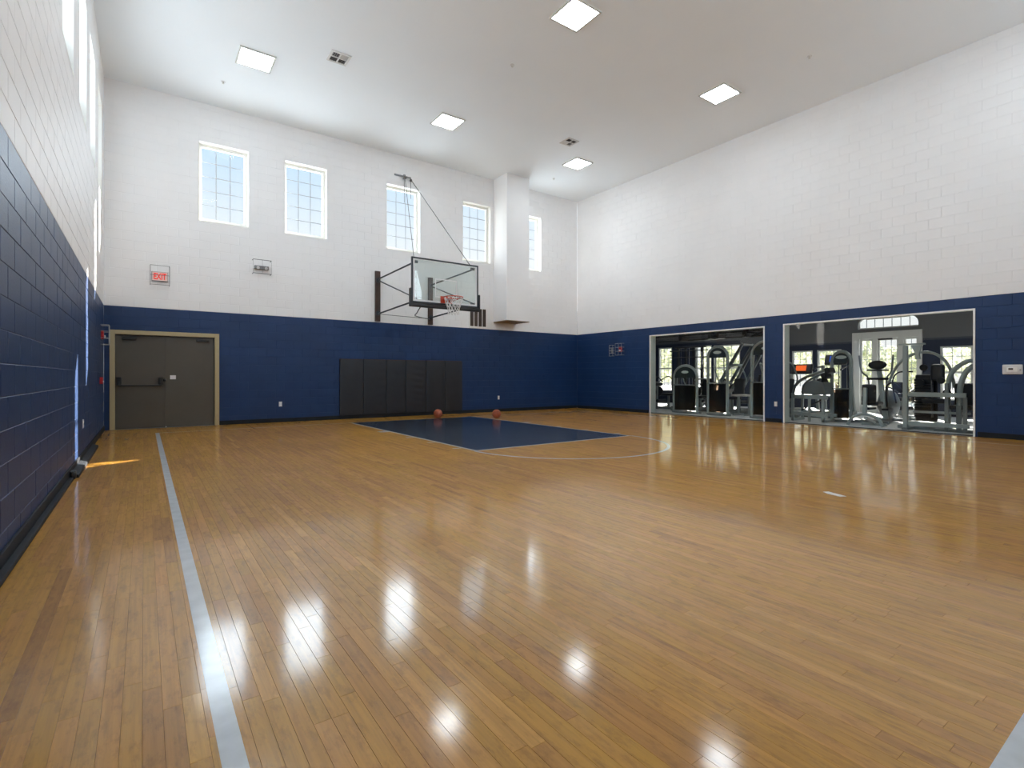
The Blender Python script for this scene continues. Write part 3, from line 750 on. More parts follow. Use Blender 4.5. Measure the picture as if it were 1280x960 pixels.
# wall pads
pxs = [424, 452.5, 481, 505, 530.5, 554.5, 577]
pX = [4.224, 4.865, 5.520, 6.10, 6.74, 7.36, 7.96]
pad_labels = ['charcoal wall pad at the left end of the row of six', 'charcoal wall pad second from the left end of the row',
              'charcoal wall pad third from the left with a small round dent', 'charcoal wall pad fourth from the left with creased vinyl',
              'charcoal wall pad behind the left basketball', 'charcoal wall pad at the right end of the row of six']
for i in range(6):
    a, b = pX[i] + 0.006, pX[i + 1] - 0.006
    root = empty('wall_pad', ((a + b) / 2, YB, 0.105)); tag(root, pad_labels[i], 'wall pad', 'charcoal wall pads under the hoop')
    wd = (b - a) / 2; ht = 1.485; mb = MB(); nx, nz = 12, 36
    vs = []; fs = []
    for jz in range(nz + 1):
        for ix in range(nx + 1):
            u = ix / nx * 2 - 1; v = jz / nz * 2 - 1
            bul = 0.010 * (1 - u ** 4) * (1 - v ** 6)
            if i == 3: bul += 0.007 * math.sin(v * 26 + u * 2) * max(0, 0.6 + 0.5 * u) * (1 - u * u) * (1 - v * v)
            if i == 2: bul -= 0.006 * math.exp(-((u + 0.1) ** 2 * 30 + (v - 0.48) ** 2 * 150))
            if i == 1: bul += 0.005 * math.sin(v * 20) * max(0, u) * (1 - v * v)
            vs.append((u * wd, -0.048 - bul, ht * (v + 1) / 2))
    for jz in range(nz):
        for ix in range(nx):
            p = jz * (nx + 1) + ix; fs.append((p, p + 1, p + nx + 2, p + nx + 1))
    mb.add(vs, fs)
    mb.box(-wd, wd, -0.048, -0.012, 0, ht)
    mb.build('pad_cushion', M['pad'], root, smooth=True)
    MB().box(-wd, wd, -0.011, -0.001, -0.012, ht + 0.02).build('pad_backing', M['board'], root)

# ------------------------------------------------------------------ basketball hoop
HX, HYB = 6.08, 11.33
hp = empty('basketball_hoop', (HX, YB, 0)); tag(hp, 'wall-mounted basketball hoop with glass backboard, orange rim and white net', 'basketball hoop')
def L3(x, y, z): return (x - HX, y - YB, z)
for ux in (5.27, 6.885):
    up = MB().box(ux - 0.072 - HX, ux + 0.072 - HX, -0.055, -0.001, 2.665, 4.055).build('wall_board', M['board'], hp, bevel=0.004)
    for z in (2.8, 3.3, 3.86): MB().cyl((ux - HX, -0.056, z), (ux - HX, -0.066, z), 0.014, 8).build('lag_bolt', M['black'], up, smooth=True)
    for za, zb in ((3.74, 3.86), (2.83, 2.94)): MB().box(ux - 0.05 - HX, ux + 0.05 - HX, -0.085, -0.0665, za, zb).build('strut_bracket', M['steel'], up)
BX0, BX1, BZ0, BZ1 = HX - 0.925, HX + 0.925, 2.90, 3.985
fr_ = 0.035
mb = MB()
mb.box(BX0 - HX, BX0 + fr_ - HX, HYB - YB - 0.02, HYB - YB + 0.03, BZ0, BZ1).box(BX1 - fr_ - HX, BX1 - HX, HYB - YB - 0.02, HYB - YB + 0.03, BZ0, BZ1)
mb.box(BX0 + fr_ - HX, BX1 - fr_ - HX, HYB - YB - 0.02, HYB - YB + 0.03, BZ1 - fr_, BZ1).box(BX0 + fr_ - HX, BX1 - fr_ - HX, HYB - YB - 0.02, HYB - YB + 0.03, BZ0, BZ0 + fr_)
bf = mb.build('backboard_frame', M['steel'], hp, bevel=0.004)
MB().box(BX0 + fr_ - HX, BX1 - fr_ - HX, HYB - YB - 0.004, HYB - YB + 0.006, BZ0 + fr_, BZ1 - fr_).build('glass_board', M['bbglass'], hp)
yl0, yl1 = HYB - YB - 0.008, HYB - YB - 0.0045
mb = MB(); a, b, c, dd = BX0 + fr_ - HX, BX1 - fr_ - HX, BZ0 + fr_, BZ1 - fr_; lw = 0.045
mb.box(a, a + lw, yl0, yl1, c, dd).box(b - lw, b, yl0, yl1, c, dd).box(a + lw, b - lw, yl0, yl1, c, c + lw).box(a + lw, b - lw, yl0, yl1, dd - lw * 0.5, dd)
mb.build('border_line', M['bbline'], hp)
mb = MB(); tw, tz0, tz1, lw = 0.305, 3.07, 3.53, 0.028
mb.box(-tw, -tw + lw, yl0, yl1, tz0, tz1).box(tw - lw, tw, yl0, yl1, tz0, tz1).box(-tw + lw, tw - lw, yl0, yl1, tz1 - lw, tz1).box(-tw + lw, tw - lw, yl0, yl1, tz0, tz0 + lw)
mb.build('target_square', M['bbline'], hp)
# bottom and side padding
y0, y1 = HYB - YB - 0.05, HYB - YB + 0.06
mb = MB(); mb.box(BX0 - 0.03 - HX, BX1 + 0.03 - HX, y0, y1, 2.80, 2.895).box(BX0 - 0.045 - HX, BX0 - 0.002 - HX, y0, y1, 2.80, 3.24).box(BX1 + 0.002 - HX, BX1 + 0.045 - HX, y0, y1, 2.80, 3.24)
mb.build('edge_padding', M['upholstery'], hp, bevel=0.02)
for cx_, cz_ in ((BX0 + 0.13, BZ1 - 0.10), (BX1 - 0.13, BZ1 - 0.09), (BX0 + 0.12, BZ0 + 0.10), (BX1 - 0.13, BZ0 + 0.10)):
    MB().box(cx_ - 0.055 - HX, cx_ + 0.055 - HX, HYB - YB + 0.031, HYB - YB + 0.075, cz_ - 0.03, cz_ + 0.03).build('corner_clamp', M['steel'], hp, bevel=0.004)
yb_ = HYB - YB + 0.09
def strut(p0, p1, r, name='strut'):
    MB().cyl(p0, p1, r, 10).build(name, M['steel'], hp, smooth=True)
for sx, ux in ((-1, 5.27), (1, 6.885)):
    bx = sx * 0.80
    strut((ux - HX, -0.085, 3.83), (bx, yb_, BZ1 - 0.10), 0.021)
    strut((ux - HX, -0.085, 2.87), (sx * 0.80, yb_, 2.95), 0.021)
    strut((ux - HX, -0.085, 3.79), (bx, yb_, BZ0 + 0.13), 0.016, 'brace')
strut((5.27 - HX, -0.10, 2.86), (6.885 - HX, -0.10, 2.83), 0.007, 'cross_rod')
MB().tube(smooth_path([(-0.62, yb_, 2.86), (-0.50, -1.9, 2.74), (-0.2, -1.2, 2.74), (0.75, -0.10, 2.82)], 6), 0.013, 8).build('loose_cable', M['black'], hp, smooth=True)
# back frame that ties the struts to the glass
mb = MB(); mb.box(-0.86, 0.86, HYB - YB + 0.061, HYB - YB + 0.095, 2.925, 2.965).build('back_rail', M['steel'], hp)
# rim
RZ, RR = 3.05, 0.2286
ry = HYB - YB - 0.15 - RR
rim = MB().tube([(RR * math.cos(2 * math.pi * i / 32), ry + RR * math.sin(2 * math.pi * i / 32), RZ) for i in range(32)], 0.012, 8, closed=True).build('rim', M['rim'], hp, smooth=True)
mb = MB()
mb.box(-0.16, 0.16, HYB - YB - 0.022, HYB - YB - 0.0085, RZ - 0.11, RZ + 0.06)
mb.box(-0.09, 0.09, HYB - YB - 0.16, HYB - YB - 0.022, RZ - 0.012, RZ + 0.004)
mb.prism([(HYB - YB - 0.022, RZ - 0.10), (HYB - YB - 0.022, RZ - 0.013), (HYB - YB - 0.17, RZ - 0.013)], 0, -0.09, -0.075)
mb.prism([(HYB - YB - 0.022, RZ - 0.10), (HYB - YB - 0.022, RZ - 0.013), (HYB - YB - 0.17, RZ - 0.013)], 0, 0.075, 0.09)
mb.build('rim_bracket', M['rim'], rim)
for s in (-1, 1):
    MB().cyl((s * 0.14, HYB - YB - 0.02, RZ - 0.05), (s * 0.19, ry + 0.06, RZ - 0.012), 0.009, 8).build('rim_brace', M['rim'], rim, smooth=True)
mb = MB(); NS = 12; rows = [(RZ - 0.012, RR), (RZ - 0.10, 0.205), (RZ - 0.18, 0.175), (RZ - 0.26, 0.15), (RZ - 0.34, 0.135), (RZ - 0.42, 0.14)]
for k in range(NS):
    for dr in (-1, 1):
        pts = []
        for i, (z, r) in enumerate(rows):
            an = 2 * math.pi * (k + dr * 0.5 * i) / NS
            pts.append((r * math.cos(an), ry + r * math.sin(an), z))
        mb.tube(pts, 0.0055, 5)
mb.build('net', M['net'], rim)
# hoist cables to a bracket on the wall
ax_, az_ = -0.03, 6.86
br = MB().box(ax_ - 0.28, ax_ + 0.22, -0.03, -0.001, az_ - 0.02, az_ + 0.02).box(ax_ - 0.03, ax_ + 0.03, -0.09, -0.03, az_ - 0.09, az_ + 0.03).build('pulley_bracket', M['greyplastic'], hp)
MB().cyl((ax_ - 0.02, -0.12, az_ - 0.06), (ax_ + 0.02, -0.12, az_ - 0.06), 0.045, 14).build('pulley', M['wiredark'], br, smooth=True)
MB().cyl((ax_ + 0.18, -0.06, az_ - 0.08), (ax_ + 0.22, -0.06, az_ - 0.08), 0.04, 14).build('pulley', M['wiredark'], br, smooth=True)
strut((ax_ - 0.01, -0.12, az_ - 0.06), (BX0 + 0.06 - HX, HYB - YB, BZ1), 0.007, 'hoist_cable')
strut((ax_ + 0.2, -0.08, az_ - 0.08), (BX1 - 0.25 - HX, HYB - YB, BZ1), 0.009, 'hoist_cable')
strut((ax_ + 0.01, -0.03, az_ - 0.05), (ax_ + 0.01, -0.03, az_ - 0.75), 0.006, 'drop_cable')
strut((ax_ + 0.21, -0.03, az_ - 0.1), (ax_ + 0.21, -0.03, az_ - 0.6), 0.006, 'drop_cable')

# ------------------------------------------------------------------ basketballs
def basketball(x, y, rz, label):
    R = 0.121
    b = empty('basketball', (x, y, R + 0.001)); tag(b, label, 'basketball', 'orange basketballs on the floor'); b.rotation_euler = (0.3, 0.5, rz)
    MB().ell((0, 0, 0), (R, R, R), 28, 16).build('ball_shell', M['ball'], b, smooth=True)
    mb = MB()
    cir = lambda f: [Vector(f(2 * math.pi * i / 40)) * (R - 0.0005) for i in range(40)]
    mb.tube(cir(lambda t: (math.cos(t), math.sin(t), 0)), 0.0026, 5, closed=True)
    mb.tube(cir(lambda t: (math.cos(t), 0, math.sin(t))), 0.0026, 5, closed=True)
    for s in (-1, 1):
        mb.tube(cir(lambda t: Vector((0.62 * s + 0.16 * s * math.cos(2 * t), math.cos(t) * 0.8, math.sin(t) * 0.8)).normalized()), 0.0026, 5, closed=True)
    mb.build('ball_seam', M['seam'], b, smooth=True)
basketball(6.56, 12.69, 0.4, 'orange basketball lying in front of the wall pads')
basketball(7.80, 11.66, 2.1, 'orange basketball lying on the far corner of the navy lane')

# scrap of tape, black threshold box by the left wall
o = MB().prism([(5.36, 2.17), (5.42, 2.14), (5.50, 2.33), (5.45, 2.36), (5.40, 2.30)], 2, 0.0008, 0.004).build('tape_scrap', M['tape']); tag(o, 'small pale scrap of tape stuck on the open floor', 'tape')
tb = empty('threshold_box', (XL + 0.021, 7.42, 0.0015)); tag(tb, 'low charcoal box along the foot of the left wall with a black end', 'floor box')
MB().prism([(0.001, 0.0), (0.075, 0.0), (0.070, 0.035), (0.001, 0.06)], 1, 0.12, 3.2).build('box_body', M['rubber'], tb, bevel=0.004)
MB().cbox((0.03, 0.055, 0.05), (0.05, 0.10, 0.09)).ell((0.035, 0.0, 0.05), (0.03, 0.035, 0.045)).build('end_cap', M['blackplastic'], tb, bevel=0.01)

# ================================================================== the gym beyond the glass
GX0, GX1, GY0, GY1, GZ = XR + TH, 18.6, 0.6, 16.2, 3.4
o = MB().box(XR + 0.021, GX1 + 0.25, GY0 - 0.2, GY1 + 0.2, -0.2, 0.0).build('floor_gym', M['gymfloor']); struct(o)
o = MB().box(GX0, GX1 + 0.25, GY0 - 0.2, GY1 + 0.2, GZ, GZ + 0.15).build('ceiling_gym', M['gymgrey']); struct(o)
for nm, y0, y1 in (('wall_gym_near', GY0 - 0.2, GY0), ('wall_gym_end', GY1, GY1 + 0.2)):
    o = MB().box(GX0, GX1 + 0.25, y0, y1, 0, 2.26, 0).box(GX0, GX1 + 0.25, y0, y1, 2.26, GZ, 1).build(nm, [M['gymnavy'], M['gymgrey']]); struct(o)
for k, (lx, ly, lb) in enumerate(((15.8, 11.8, 'added fill light, out of view, over the farther row of machines'), (15.8, 8.0, 'added fill light, out of view, over the treadmills'), (15.8, 4.2, 'added fill light, out of view, over the multi station'))):
    gl = empty('ceiling_light', (lx, ly, GZ)); tag(gl, lb, 'light', 'added gym fill lights')  # unseen lamp, added to brighten the gym interior
    MB().box(-0.31, 0.31, -0.61, -0.58, -0.03, -0.001).box(-0.31, 0.31, 0.58, 0.61, -0.03, -0.001).box(-0.31, -0.28, -0.58, 0.58, -0.03, -0.001).box(0.28, 0.31, -0.58, 0.58, -0.03, -0.001).build('light_frame', M['lamptrim'], gl)
    MB().box(-0.279, 0.279, -0.579, 0.579, -0.02, -0.004).build('diffuser', M['gymfill'], gl)
# the gym side of the hall's right wall stays plain
o = MB().box(GX0 + 0.001, GX0 + 0.012, YB + TH, GY1, 0, GZ).build('wall_gym_return', M['gymnavy']); struct(o)
PORT = (5.33, 7.16, 0.0, 2.53)
FAN = (5.43, 7.02, 2.63, 2.97)
GW = [(14.15, 14.88, 0.5, 2.4), (12.24, 13.0, 0.5, 2.4), (11.02, 12.16, 0.5, 2.38), (8.38, 9.08, 0.45, 2.03), (7.49, 8.25, 0.45, 2.03), (4.2, 4.92, 0.45, 2.0), (2.2, 3.0, 0.45, 2.0)]
holes = GW + [PORT, FAN]
us = sorted({GY0, GY1, *[h[0] for h in holes], *[h[1] for h in holes]}); zs = sorted({0.0, 2.26, GZ, *[h[2] for h in holes], *[h[3] for h in holes]})
mb = MB()
for i in range(len(us) - 1):
    for j in range(len(zs) - 1):
        a, b, c, dd = us[i], us[i + 1], zs[j], zs[j + 1]
        if any(h[0] - 1e-6 <= a and b <= h[1] + 1e-6 and h[2] - 1e-6 <= c and dd <= h[3] + 1e-6 for h in holes): continue
        navy = dd <= 2.26 + 1e-6 or (a > 9.7 and dd <= 2.56)
        mb.box(GX1, GX1 + 0.2, a, b, c, dd, 0 if navy else 1)
o = mb.build('wall_gym_far', [M['gymnavy'], M['gymgrey']]); struct(o)
wn = 15
def gym_window(h, cols, rows, rail=True, blind=False):
    global wn
    r = empty('window_%d' % wn); struct(r); wn += 1
    a, b, c, dd = h; f = 0.05
    MB().box(GX1 + 0.02, GX1 + 0.12, a + .002, a + f, c + .002, dd - .002).box(GX1 + 0.02, GX1 + 0.12, b - f, b - .002, c + .002, dd - .002).box(GX1 + 0.02, GX1 + 0.12, a + f, b - f, dd - f, dd - .002).box(GX1 + 0.02, GX1 + 0.12, a + f, b - f, c + .002, c + f).build('window_frame', M['gymwhite'], r)
    MB().box(GX1 + 0.06, GX1 + 0.066, a + f, b - f, c + f, dd - f).build('pane', M['wglass'], r)
    if rail:
        zm = c + (dd - c) * 0.52
        MB().box(GX1 + 0.045, GX1 + 0.059, a + f, b - f, zm - 0.025, zm + 0.025).build('meeting_rail', M['gymwhite'], r)
    for i in range(1, cols):
        u = a + f + (b - a - 2 * f) * i / cols
        MB().box(GX1 + 0.068, GX1 + 0.078, u - 0.008, u + 0.008, c + f, dd - f).build('muntin', M['grille'], r)
    for i in range(1, rows):
        z = c + f + (dd - c - 2 * f) * i / rows
        MB().box(GX1 + 0.079, GX1 + 0.089, a + f, b - f, z - 0.008, z + 0.008).build('muntin', M['grille'], r)
    if blind:
        MB().box(GX1 + 0.005, GX1 + 0.015, a + 0.01, b - 0.01, c + (dd - c) * 0.0 + 0.01, dd - 0.02).build('roller_blind', M['blind'], r)
    return r
for i, h in enumerate(GW): gym_window(h, 3, 6, True)
# entrance portal: a raised pale surround with french door and sidelights
pt = empty('door_2'); struct(pt, 'pale entrance surround with glazed french door and sidelights', 'door')
a, b, c, dd = PORT
parts = [(6.598, 6.953), (5.93, 6.468), (5.44, 5.79)]
zt = 2.32
x0, x1 = GX1 - 0.06, GX1 + 0.14
mb = MB(); ys = [a + .002] + [v for p in sorted(parts) for v in p] + [b - .002]
for i in range(0, len(ys), 2): mb.box(x0, x1, ys[i], ys[i + 1], 0.003, zt)
mb.box(x0, x1, a + .002, b - .002, zt, dd - .002)
mb.build('door_frame', M['gymwhite'], pt, bevel=0.006)
for i, (p, q) in enumerate(parts):
    z0 = 0.12
    lf = MB().box(GX1 + 0.03, GX1 + 0.08, p + .003, p + 0.045, .004, zt - .003).box(GX1 + 0.03, GX1 + 0.08, q - 0.045, q - .003, .004, zt - .003).box(GX1 + 0.03, GX1 + 0.08, p + 0.045, q - 0.045, zt - 0.06, zt - .003).box(GX1 + 0.03, GX1 + 0.08, p + 0.045, q - 0.045, .004, z0 + 0.08).build('door_leaf' if i == 1 else 'sidelight', M['gymwhite'], pt)
    MB().box(GX1 + 0.05, GX1 + 0.056, p + 0.045, q - 0.045, z0 + 0.08, zt - 0.06).build('pane', M['wglass'], lf)
    nc = 3 if i == 1 else 2
    for k in range(1, nc):
        u = p + 0.045 + (q - p - 0.09) * k / nc
        MB().box(GX1 + 0.058, GX1 + 0.066, u - 0.008, u + 0.008, z0 + 0.08, zt - 0.06).build('muntin', M['grille'], lf)
    for k in range(1, 7):
        z = z0 + 0.08 + (zt - z0 - 0.14) * k / 7
        MB().box(GX1 + 0.067, GX1 + 0.075, p + 0.045, q - 0.045, z - 0.008, z + 0.008).build('muntin', M['grille'], lf)
    if i == 1:
        MB().box(GX1 - 0.03, GX1 + 0.029, p + 0.15, q - 0.02, zt - 0.05, zt - 0.005).build('door_closer', M['black'], lf)
# fanlight with rounded shoulders
fw = empty('window_30'); struct(fw, 'wide fanlight with rounded shoulders above the entrance', 'window')
a, b, c, dd = FAN
mb = MB(); arc = [(0.22 * math.cos(t), 0.22 * math.sin(t)) for t in [math.pi / 2 * k / 8 for k in range(9)]]
pl = [(b - 0.002, dd - 0.002)] + [(b - 0.222 + px_, dd - 0.222 + pz_) for px_, pz_ in arc]
pr = [(a + 0.002, dd - 0.002)] + [(a + 0.222 - px_, dd - 0.222 + pz_) for px_, pz_ in arc]
mb.prism(pl, 0, GX1 - 0.003, GX1 + 0.12).prism(pr, 0, GX1 - 0.003, GX1 + 0.12)
mb.build('shoulder_infill', M['gymgrey'], fw)
MB().box(GX1 + 0.03, GX1 + 0.1, a + .002, b - .002, c + .002, c + 0.04).box(GX1 + 0.03, GX1 + 0.1, a + .222, b - .222, dd - 0.04, dd - .002).build('window_frame', M['gymwhite'], fw)
MB().box(GX1 + 0.06, GX1 + 0.066, a + .002, b - .002, c + 0.04, dd - 0.04).build('pane', M['wglass'], fw)
for k in range(1, 7):
    u = a + (b - a) * k / 7
    MB().box(GX1 + 0.068, GX1 + 0.078, u - 0.01, u + 0.01, c + 0.04, dd - 0.04).build('muntin', M['grille'], fw)

# outdoors beyond the gym windows
o = MB().box(GX1 + 0.26, 60, -30, 45, -0.25, -0.05).build('ground', M['ground']); struct(o)
def leaf_cloud(n, cx, cyy, cz, sx, sy, sz, s):
    mb = MB()
    for _ in range(n):
        while True:
            p = [random.uniform(-1, 1) for _ in range(3)]
            if sum(q * q for q in p) < 1: break
        c = Vector((cx + p[0] * sx, cyy + p[1] * sy, cz + p[2] * sz))
        u = Vector([random.uniform(-1, 1) for _ in range(3)]).normalized(); v = u.orthogonal().normalized() * s * random.uniform(0.5, 1); u = u * s
        mb.add([c - u, c + v, c + u, c - v], [(0, 1, 2, 3)])
    return mb
trees = [(25.5, 20.5, 3.4, 'tree beyond the gym windows farthest from the entrance'), (25, 15.2, 3.0, 'tree outside behind the tall arched stack machine'), (26, 10.6, 3.3, 'tree outside behind the treadmills'),
         (29.5, 9.0, 2.6, 'small tree outside in front of the french door'), (25.5, 4.6, 3.2, 'tree outside behind the nearest gym window')]
for x, y, h, lb in trees:
    r = empty('tree', (x, y, -0.05)); tag(r, lb, 'tree', 'trees outside the gym')
    MB().tube([(0, 0, 0), (0.05, 0.03, h * 0.35), (0, 0, h * 0.7)], [0.14, 0.11, 0.06], 8).build('trunk', M['bark'], r, smooth=True)
    cb = leaf_cloud(1500, 0, 0, h * 0.62, 1.5, 1.9, h * 0.42, 0.15).build('crown', M['leafmat'], r, fix=False); cb['kind'] = 'stuff'

# ---------------------------------------------------------------- gym machines; local x = right seen from the hall, y = away, z up
RZM = -math.pi / 2
def arch_pts(wd, h, y=0.0, rise=0.30, z0=0.06, n=14):
    pts = [(-wd / 2, y, z0), (-wd / 2, y, (h - rise) * 0.5), (-wd / 2, y, h - rise)]
    for i in range(1, n):
        t = math.pi * (1 - i / n); pts.append((wd / 2 * math.cos(t), y, h - rise + rise * math.sin(t)))
    pts += [(wd / 2, y, h - rise), (wd / 2, y, (h - rise) * 0.5), (wd / 2, y, z0)]
    return pts
def arch_machine(x, y, wd, h, label, rz=RZM, rise=0.30, stack_h=0.62, seat=True, tube=0.042, cap=True, sh=0.46):
    r = empty('weight_machine', (x, y, 0.001), rz); tag(r, label, 'weight machine', 'arched weight stack machines')
    MB().tube(arch_pts(wd, h, rise=rise), tube, 10).build('arch_frame', M['gymtube'], r, smooth=True)
    if cap:
        n = 12; iw = wd / 2 - tube; ir = rise - tube * 0.6
        poly = [(iw * math.cos(math.pi * i / n), h - rise + ir * math.sin(math.pi * i / n)) for i in range(n + 1)]
        poly = [(iw, h - rise - 0.02)] + poly + [(-iw, h - rise - 0.02)]
        cp = MB().prism(poly, 1, -0.02, 0.02).build('top_cap', M['gymcap'], r)
        bd = MB().ell((0, -0.024, h - rise * 0.55), (0.13, 0.006, 0.045), 16, 8).build('oval_badge', M['badge'], cp, smooth=True)
    # weight stack: separate plates on two guide rods
    sw = wd * 0.36
    for k in range(12):
        z = 0.12 + stack_h * k / 12
        MB().box(-sw - 0.02, sw - 0.05, 0.02, 0.14, z, z + stack_h / 12 - 0.006).build('weight_plate', M['stack'], r)
    MB().cyl((-sw * 0.6 - 0.03, 0.16, 0.08), (-sw * 0.6 - 0.03, 0.16, h - rise), 0.012, 8).cyl((sw * 0.6 - 0.03, 0.16, 0.08), (sw * 0.6 - 0.03, 0.16, h - rise), 0.012, 8).build('guide_rod', M['chrome'], r, smooth=True)
    MB().cyl((-0.03, 0.08, 0.12 + stack_h), (-0.03, 0.08, h - rise), 0.006, 6).build('lift_cable', M['black'], r)
    MB().box(-wd / 2 + tube + 0.005, wd / 2 - tube - 0.005, -0.03, -0.018, 0.10, h * sh).build('shroud', M['shroud'], r)
    MB().box(-wd / 2, wd / 2, -0.05, 0.02, h * sh + 0.006, h * sh + 0.036).build('cross_bar', M['gymtube2'], r)
    pts = [(wd * 0.62 * math.cos(2 * math.pi * i / 24), 0.16 * math.sin(2 * math.pi * i / 24) + 0.05) for i in range(24)]
    MB().prism(pts, 2, 0.0, 0.055).build('base_plate', M['gymtube2'], r, bevel=0.01)
    if seat:
        MB().bar((0, 0.17, 0.12), (0, 1.15, 0.12), 0.07, 0.08).bar((0, 0.75, 0.12), (0, 0.75, 0.45), 0.06, 0.06).bar((0, 1.1, 0.12), (0, 1.18, 0.95), 0.06, 0.06).box(-0.3, 0.3, 1.1, 1.18, 0, 0.08).build('seat_frame', M['gymtube2'], r)
        MB().cbox((0, 0.78, 0.49), (0.36, 0.42, 0.08)).build('seat', M['upholstery'], r, bevel=0.025)
        MB().cbox((0, 1.13, 0.80), (0.32, 0.09, 0.55), 0, Matrix.Rotation(math.radians(-8), 3, 'X')).build('back_pad', M['upholstery'], r, bevel=0.03)
        for s in (-1, 1): MB().tube(smooth_path([(s * 0.2, 0.2, h * 0.7), (s * 0.42, 0.45, h * 0.72), (s * 0.46, 0.7, h * 0.55), (s * 0.40, 0.8, h * 0.45)], 4), 0.02, 8).build('press_arm', M['gymtube'], r, smooth=True)
    return r
arch_machine(13.66, 9.90, 0.84, 1.47, 'low arched weight machine behind the farther glass, left of the tall one', rise=0.36, stack_h=0.7, sh=0.58)
arch_machine(13.58, 8.74, 0.62, 2.0, 'tall arched weight machine in the middle of the farther glass', rise=0.30)
arch_machine(13.55, 7.28, 0.80, 2.08, 'tall arched weight machine at the right end of the farther glass', rise=0.34)
arch_machine(14.2, 5.72, 0.44, 1.76, 'slim arched weight machine beside the blue screen', rise=0.26, seat=False, cap=True)

def cable_tower(x, y, wd, h, label):
    r = empty('cable_tower', (x, y, 0.001), RZM); tag(r, label, 'weight machine')
    mb = MB()
    for k in range(4):
        u = -wd / 2 + wd * k / 3
        mb.bar((u, 0, 0.05), (u, 0, h - 0.06), 0.07, 0.09, up=(0, 1, 0))
    mb.build('column', M['black'], r)
    MB().box(-wd / 2 - 0.1, wd / 2 + 0.1, -0.08, 0.08, h - 0.06, h).box(-wd / 2 - 0.1, wd / 2 + 0.1, -0.3, 0.3, 0.0, 0.05).build('frame_beam', M['black'], r, bevel=0.01)
    mb = MB()
    for z in (h * 0.93, h * 0.82):
        mb.cyl((-wd / 2 - 0.3, -0.1, z), (wd / 2 + 0.3, -0.1, z), 0.018, 8)
    mb.build('grip_bar', M['black'], r, smooth=True)
    for k in range(3):
        u = -wd / 3 + wd * k / 3
        MB().cyl((u, -0.06, 0.3), (u, -0.06, h - 0.07), 0.012, 8).build('guide_rod', M['chrome'], r, smooth=True)
        for j in range(8):
            MB().box(u - 0.12, u + 0.12, -0.045, 0.045, 0.1 + j * 0.07, 0.16 + j * 0.07).build('weight_plate', M['stack'], r)
    MB().tube(smooth_path([(wd / 2, -0.12, h * 0.62), (wd / 2 + 0.12, -0.2, h * 0.7), (wd / 2 + 0.1, -0.2, h * 0.9)], 5), 0.02, 8).build('lat_bar', M['chrome'], r, smooth=True)
cable_tower(16.0, 11.4, 1.0, 2.22, 'black four-column cable tower behind the low arched machine')

def seat_machine(x, y, label, h=1.1, rz=RZM):
    r = empty('seated_machine', (x, y, 0.001), rz); tag(r, label, 'weight machine')
    MB().bar((-0.5, 0, 0.06), (0.5, 0, 0.06), 0.08, 0.08).bar((-0.45, -0.3, 0.04), (-0.45, 0.3, 0.04), 0.07, 0.07).bar((0.45, -0.3, 0.04), (0.45, 0.3, 0.04), 0.07, 0.07).bar((0.1, 0, 0.08), (0.1, 0, 0.48), 0.06, 0.06).bar((0.36, 0, 0.08), (0.44, 0, h), 0.06, 0.06).bar((-0.4, 0, 0.08), (-0.4, 0, h * 0.8), 0.07, 0.07).build('frame', M['gymtube2'], r)
    MB().cbox((0.1, 0, 0.53), (0.4, 0.34, 0.08)).build('seat', M['upholstery'], r, bevel=0.025)
    MB().cbox((0.39, 0, h * 0.82), (0.09, 0.34, 0.5), 0, Matrix.Rotation(math.radians(8), 3, 'Y')).build('back_pad', M['upholstery'], r, bevel=0.03)
    MB().cyl((-0.4, -0.25, h * 0.72), (-0.4, 0.25, h * 0.72), 0.06, 12).cyl((-0.2, -0.22, 0.3), (-0.2, 0.22, 0.3), 0.055, 12).build('roller_pad', M['upholstery'], r, smooth=True)
    mb = MB()
    for s in (-1, 1): mb.tube(smooth_path([(-0.4, s * 0.12, h * 0.8), (-0.15, s * 0.3, h * 0.95), (0.1, s * 0.32, h * 0.8)], 5), 0.018, 8)
    mb.build('hand_grip', M['black'], r, smooth=True)
    for s in (-1, 1): MB().cyl((-0.45, s * 0.16, 0.62), (-0.45, s * 0.2, 0.62), 0.17, 18).build('disc_weight', M['stack'], r, smooth=True)
seat_machine(14.6, 11.35, 'dark seated machine with round weights in front of the leftmost gym window', 1.2)
seat_machine(15.6, 10.25, 'dark seated machine between the low and the tall arched machines', 1.0)
seat_machine(16.0, 9.15, 'dark seated machine behind the bench and the tall arched machine', 1.15)
seat_machine(16.4, 5.15, 'dark machine with roller pads at the foot of the french door', 0.9, 0.4)

fb = empty('flat_bench', (14.3, 8.36, 0.001), RZM); tag(fb, 'pale topped flat bench on two legs right of the tall arched machine', 'bench')
MB().cbox((0, 0, 0.585), (0.52, 0.5, 0.05)).build('bench_top', M['blind'], fb, bevel=0.015)
for sx in (-0.17, 0.17):
    MB().bar((sx, 0, 0.05), (sx, 0, 0.56), 0.05, 0.07).box(sx - 0.03, sx + 0.03, -0.25, 0.25, 0, 0.05).build('leg', M['gymtube'], fb)
ifm = empty('incline_machine', (15.3, 9.05, 0.001), RZM); tag(ifm, 'grey machine of crossing diagonal bars behind the tall arched machine', 'weight machine')
mb = MB()
for yy in (-0.3, 0.3):
    mb.bar((-0.55, yy, 0.9), (0.25, yy, 2.15), 0.07, 0.08).bar((-0.1, yy, 0.75), (0.62, yy, 2.05), 0.06, 0.07).bar((0.62, yy, 2.1), (0.45, yy, 0.05), 0.06, 0.07).bar((-0.55, yy, 0.05), (-0.5, yy, 1.0), 0.06, 0.07).bar((-0.7, yy, 0.05), (0.7, yy, 0.05), 0.07, 0.07)
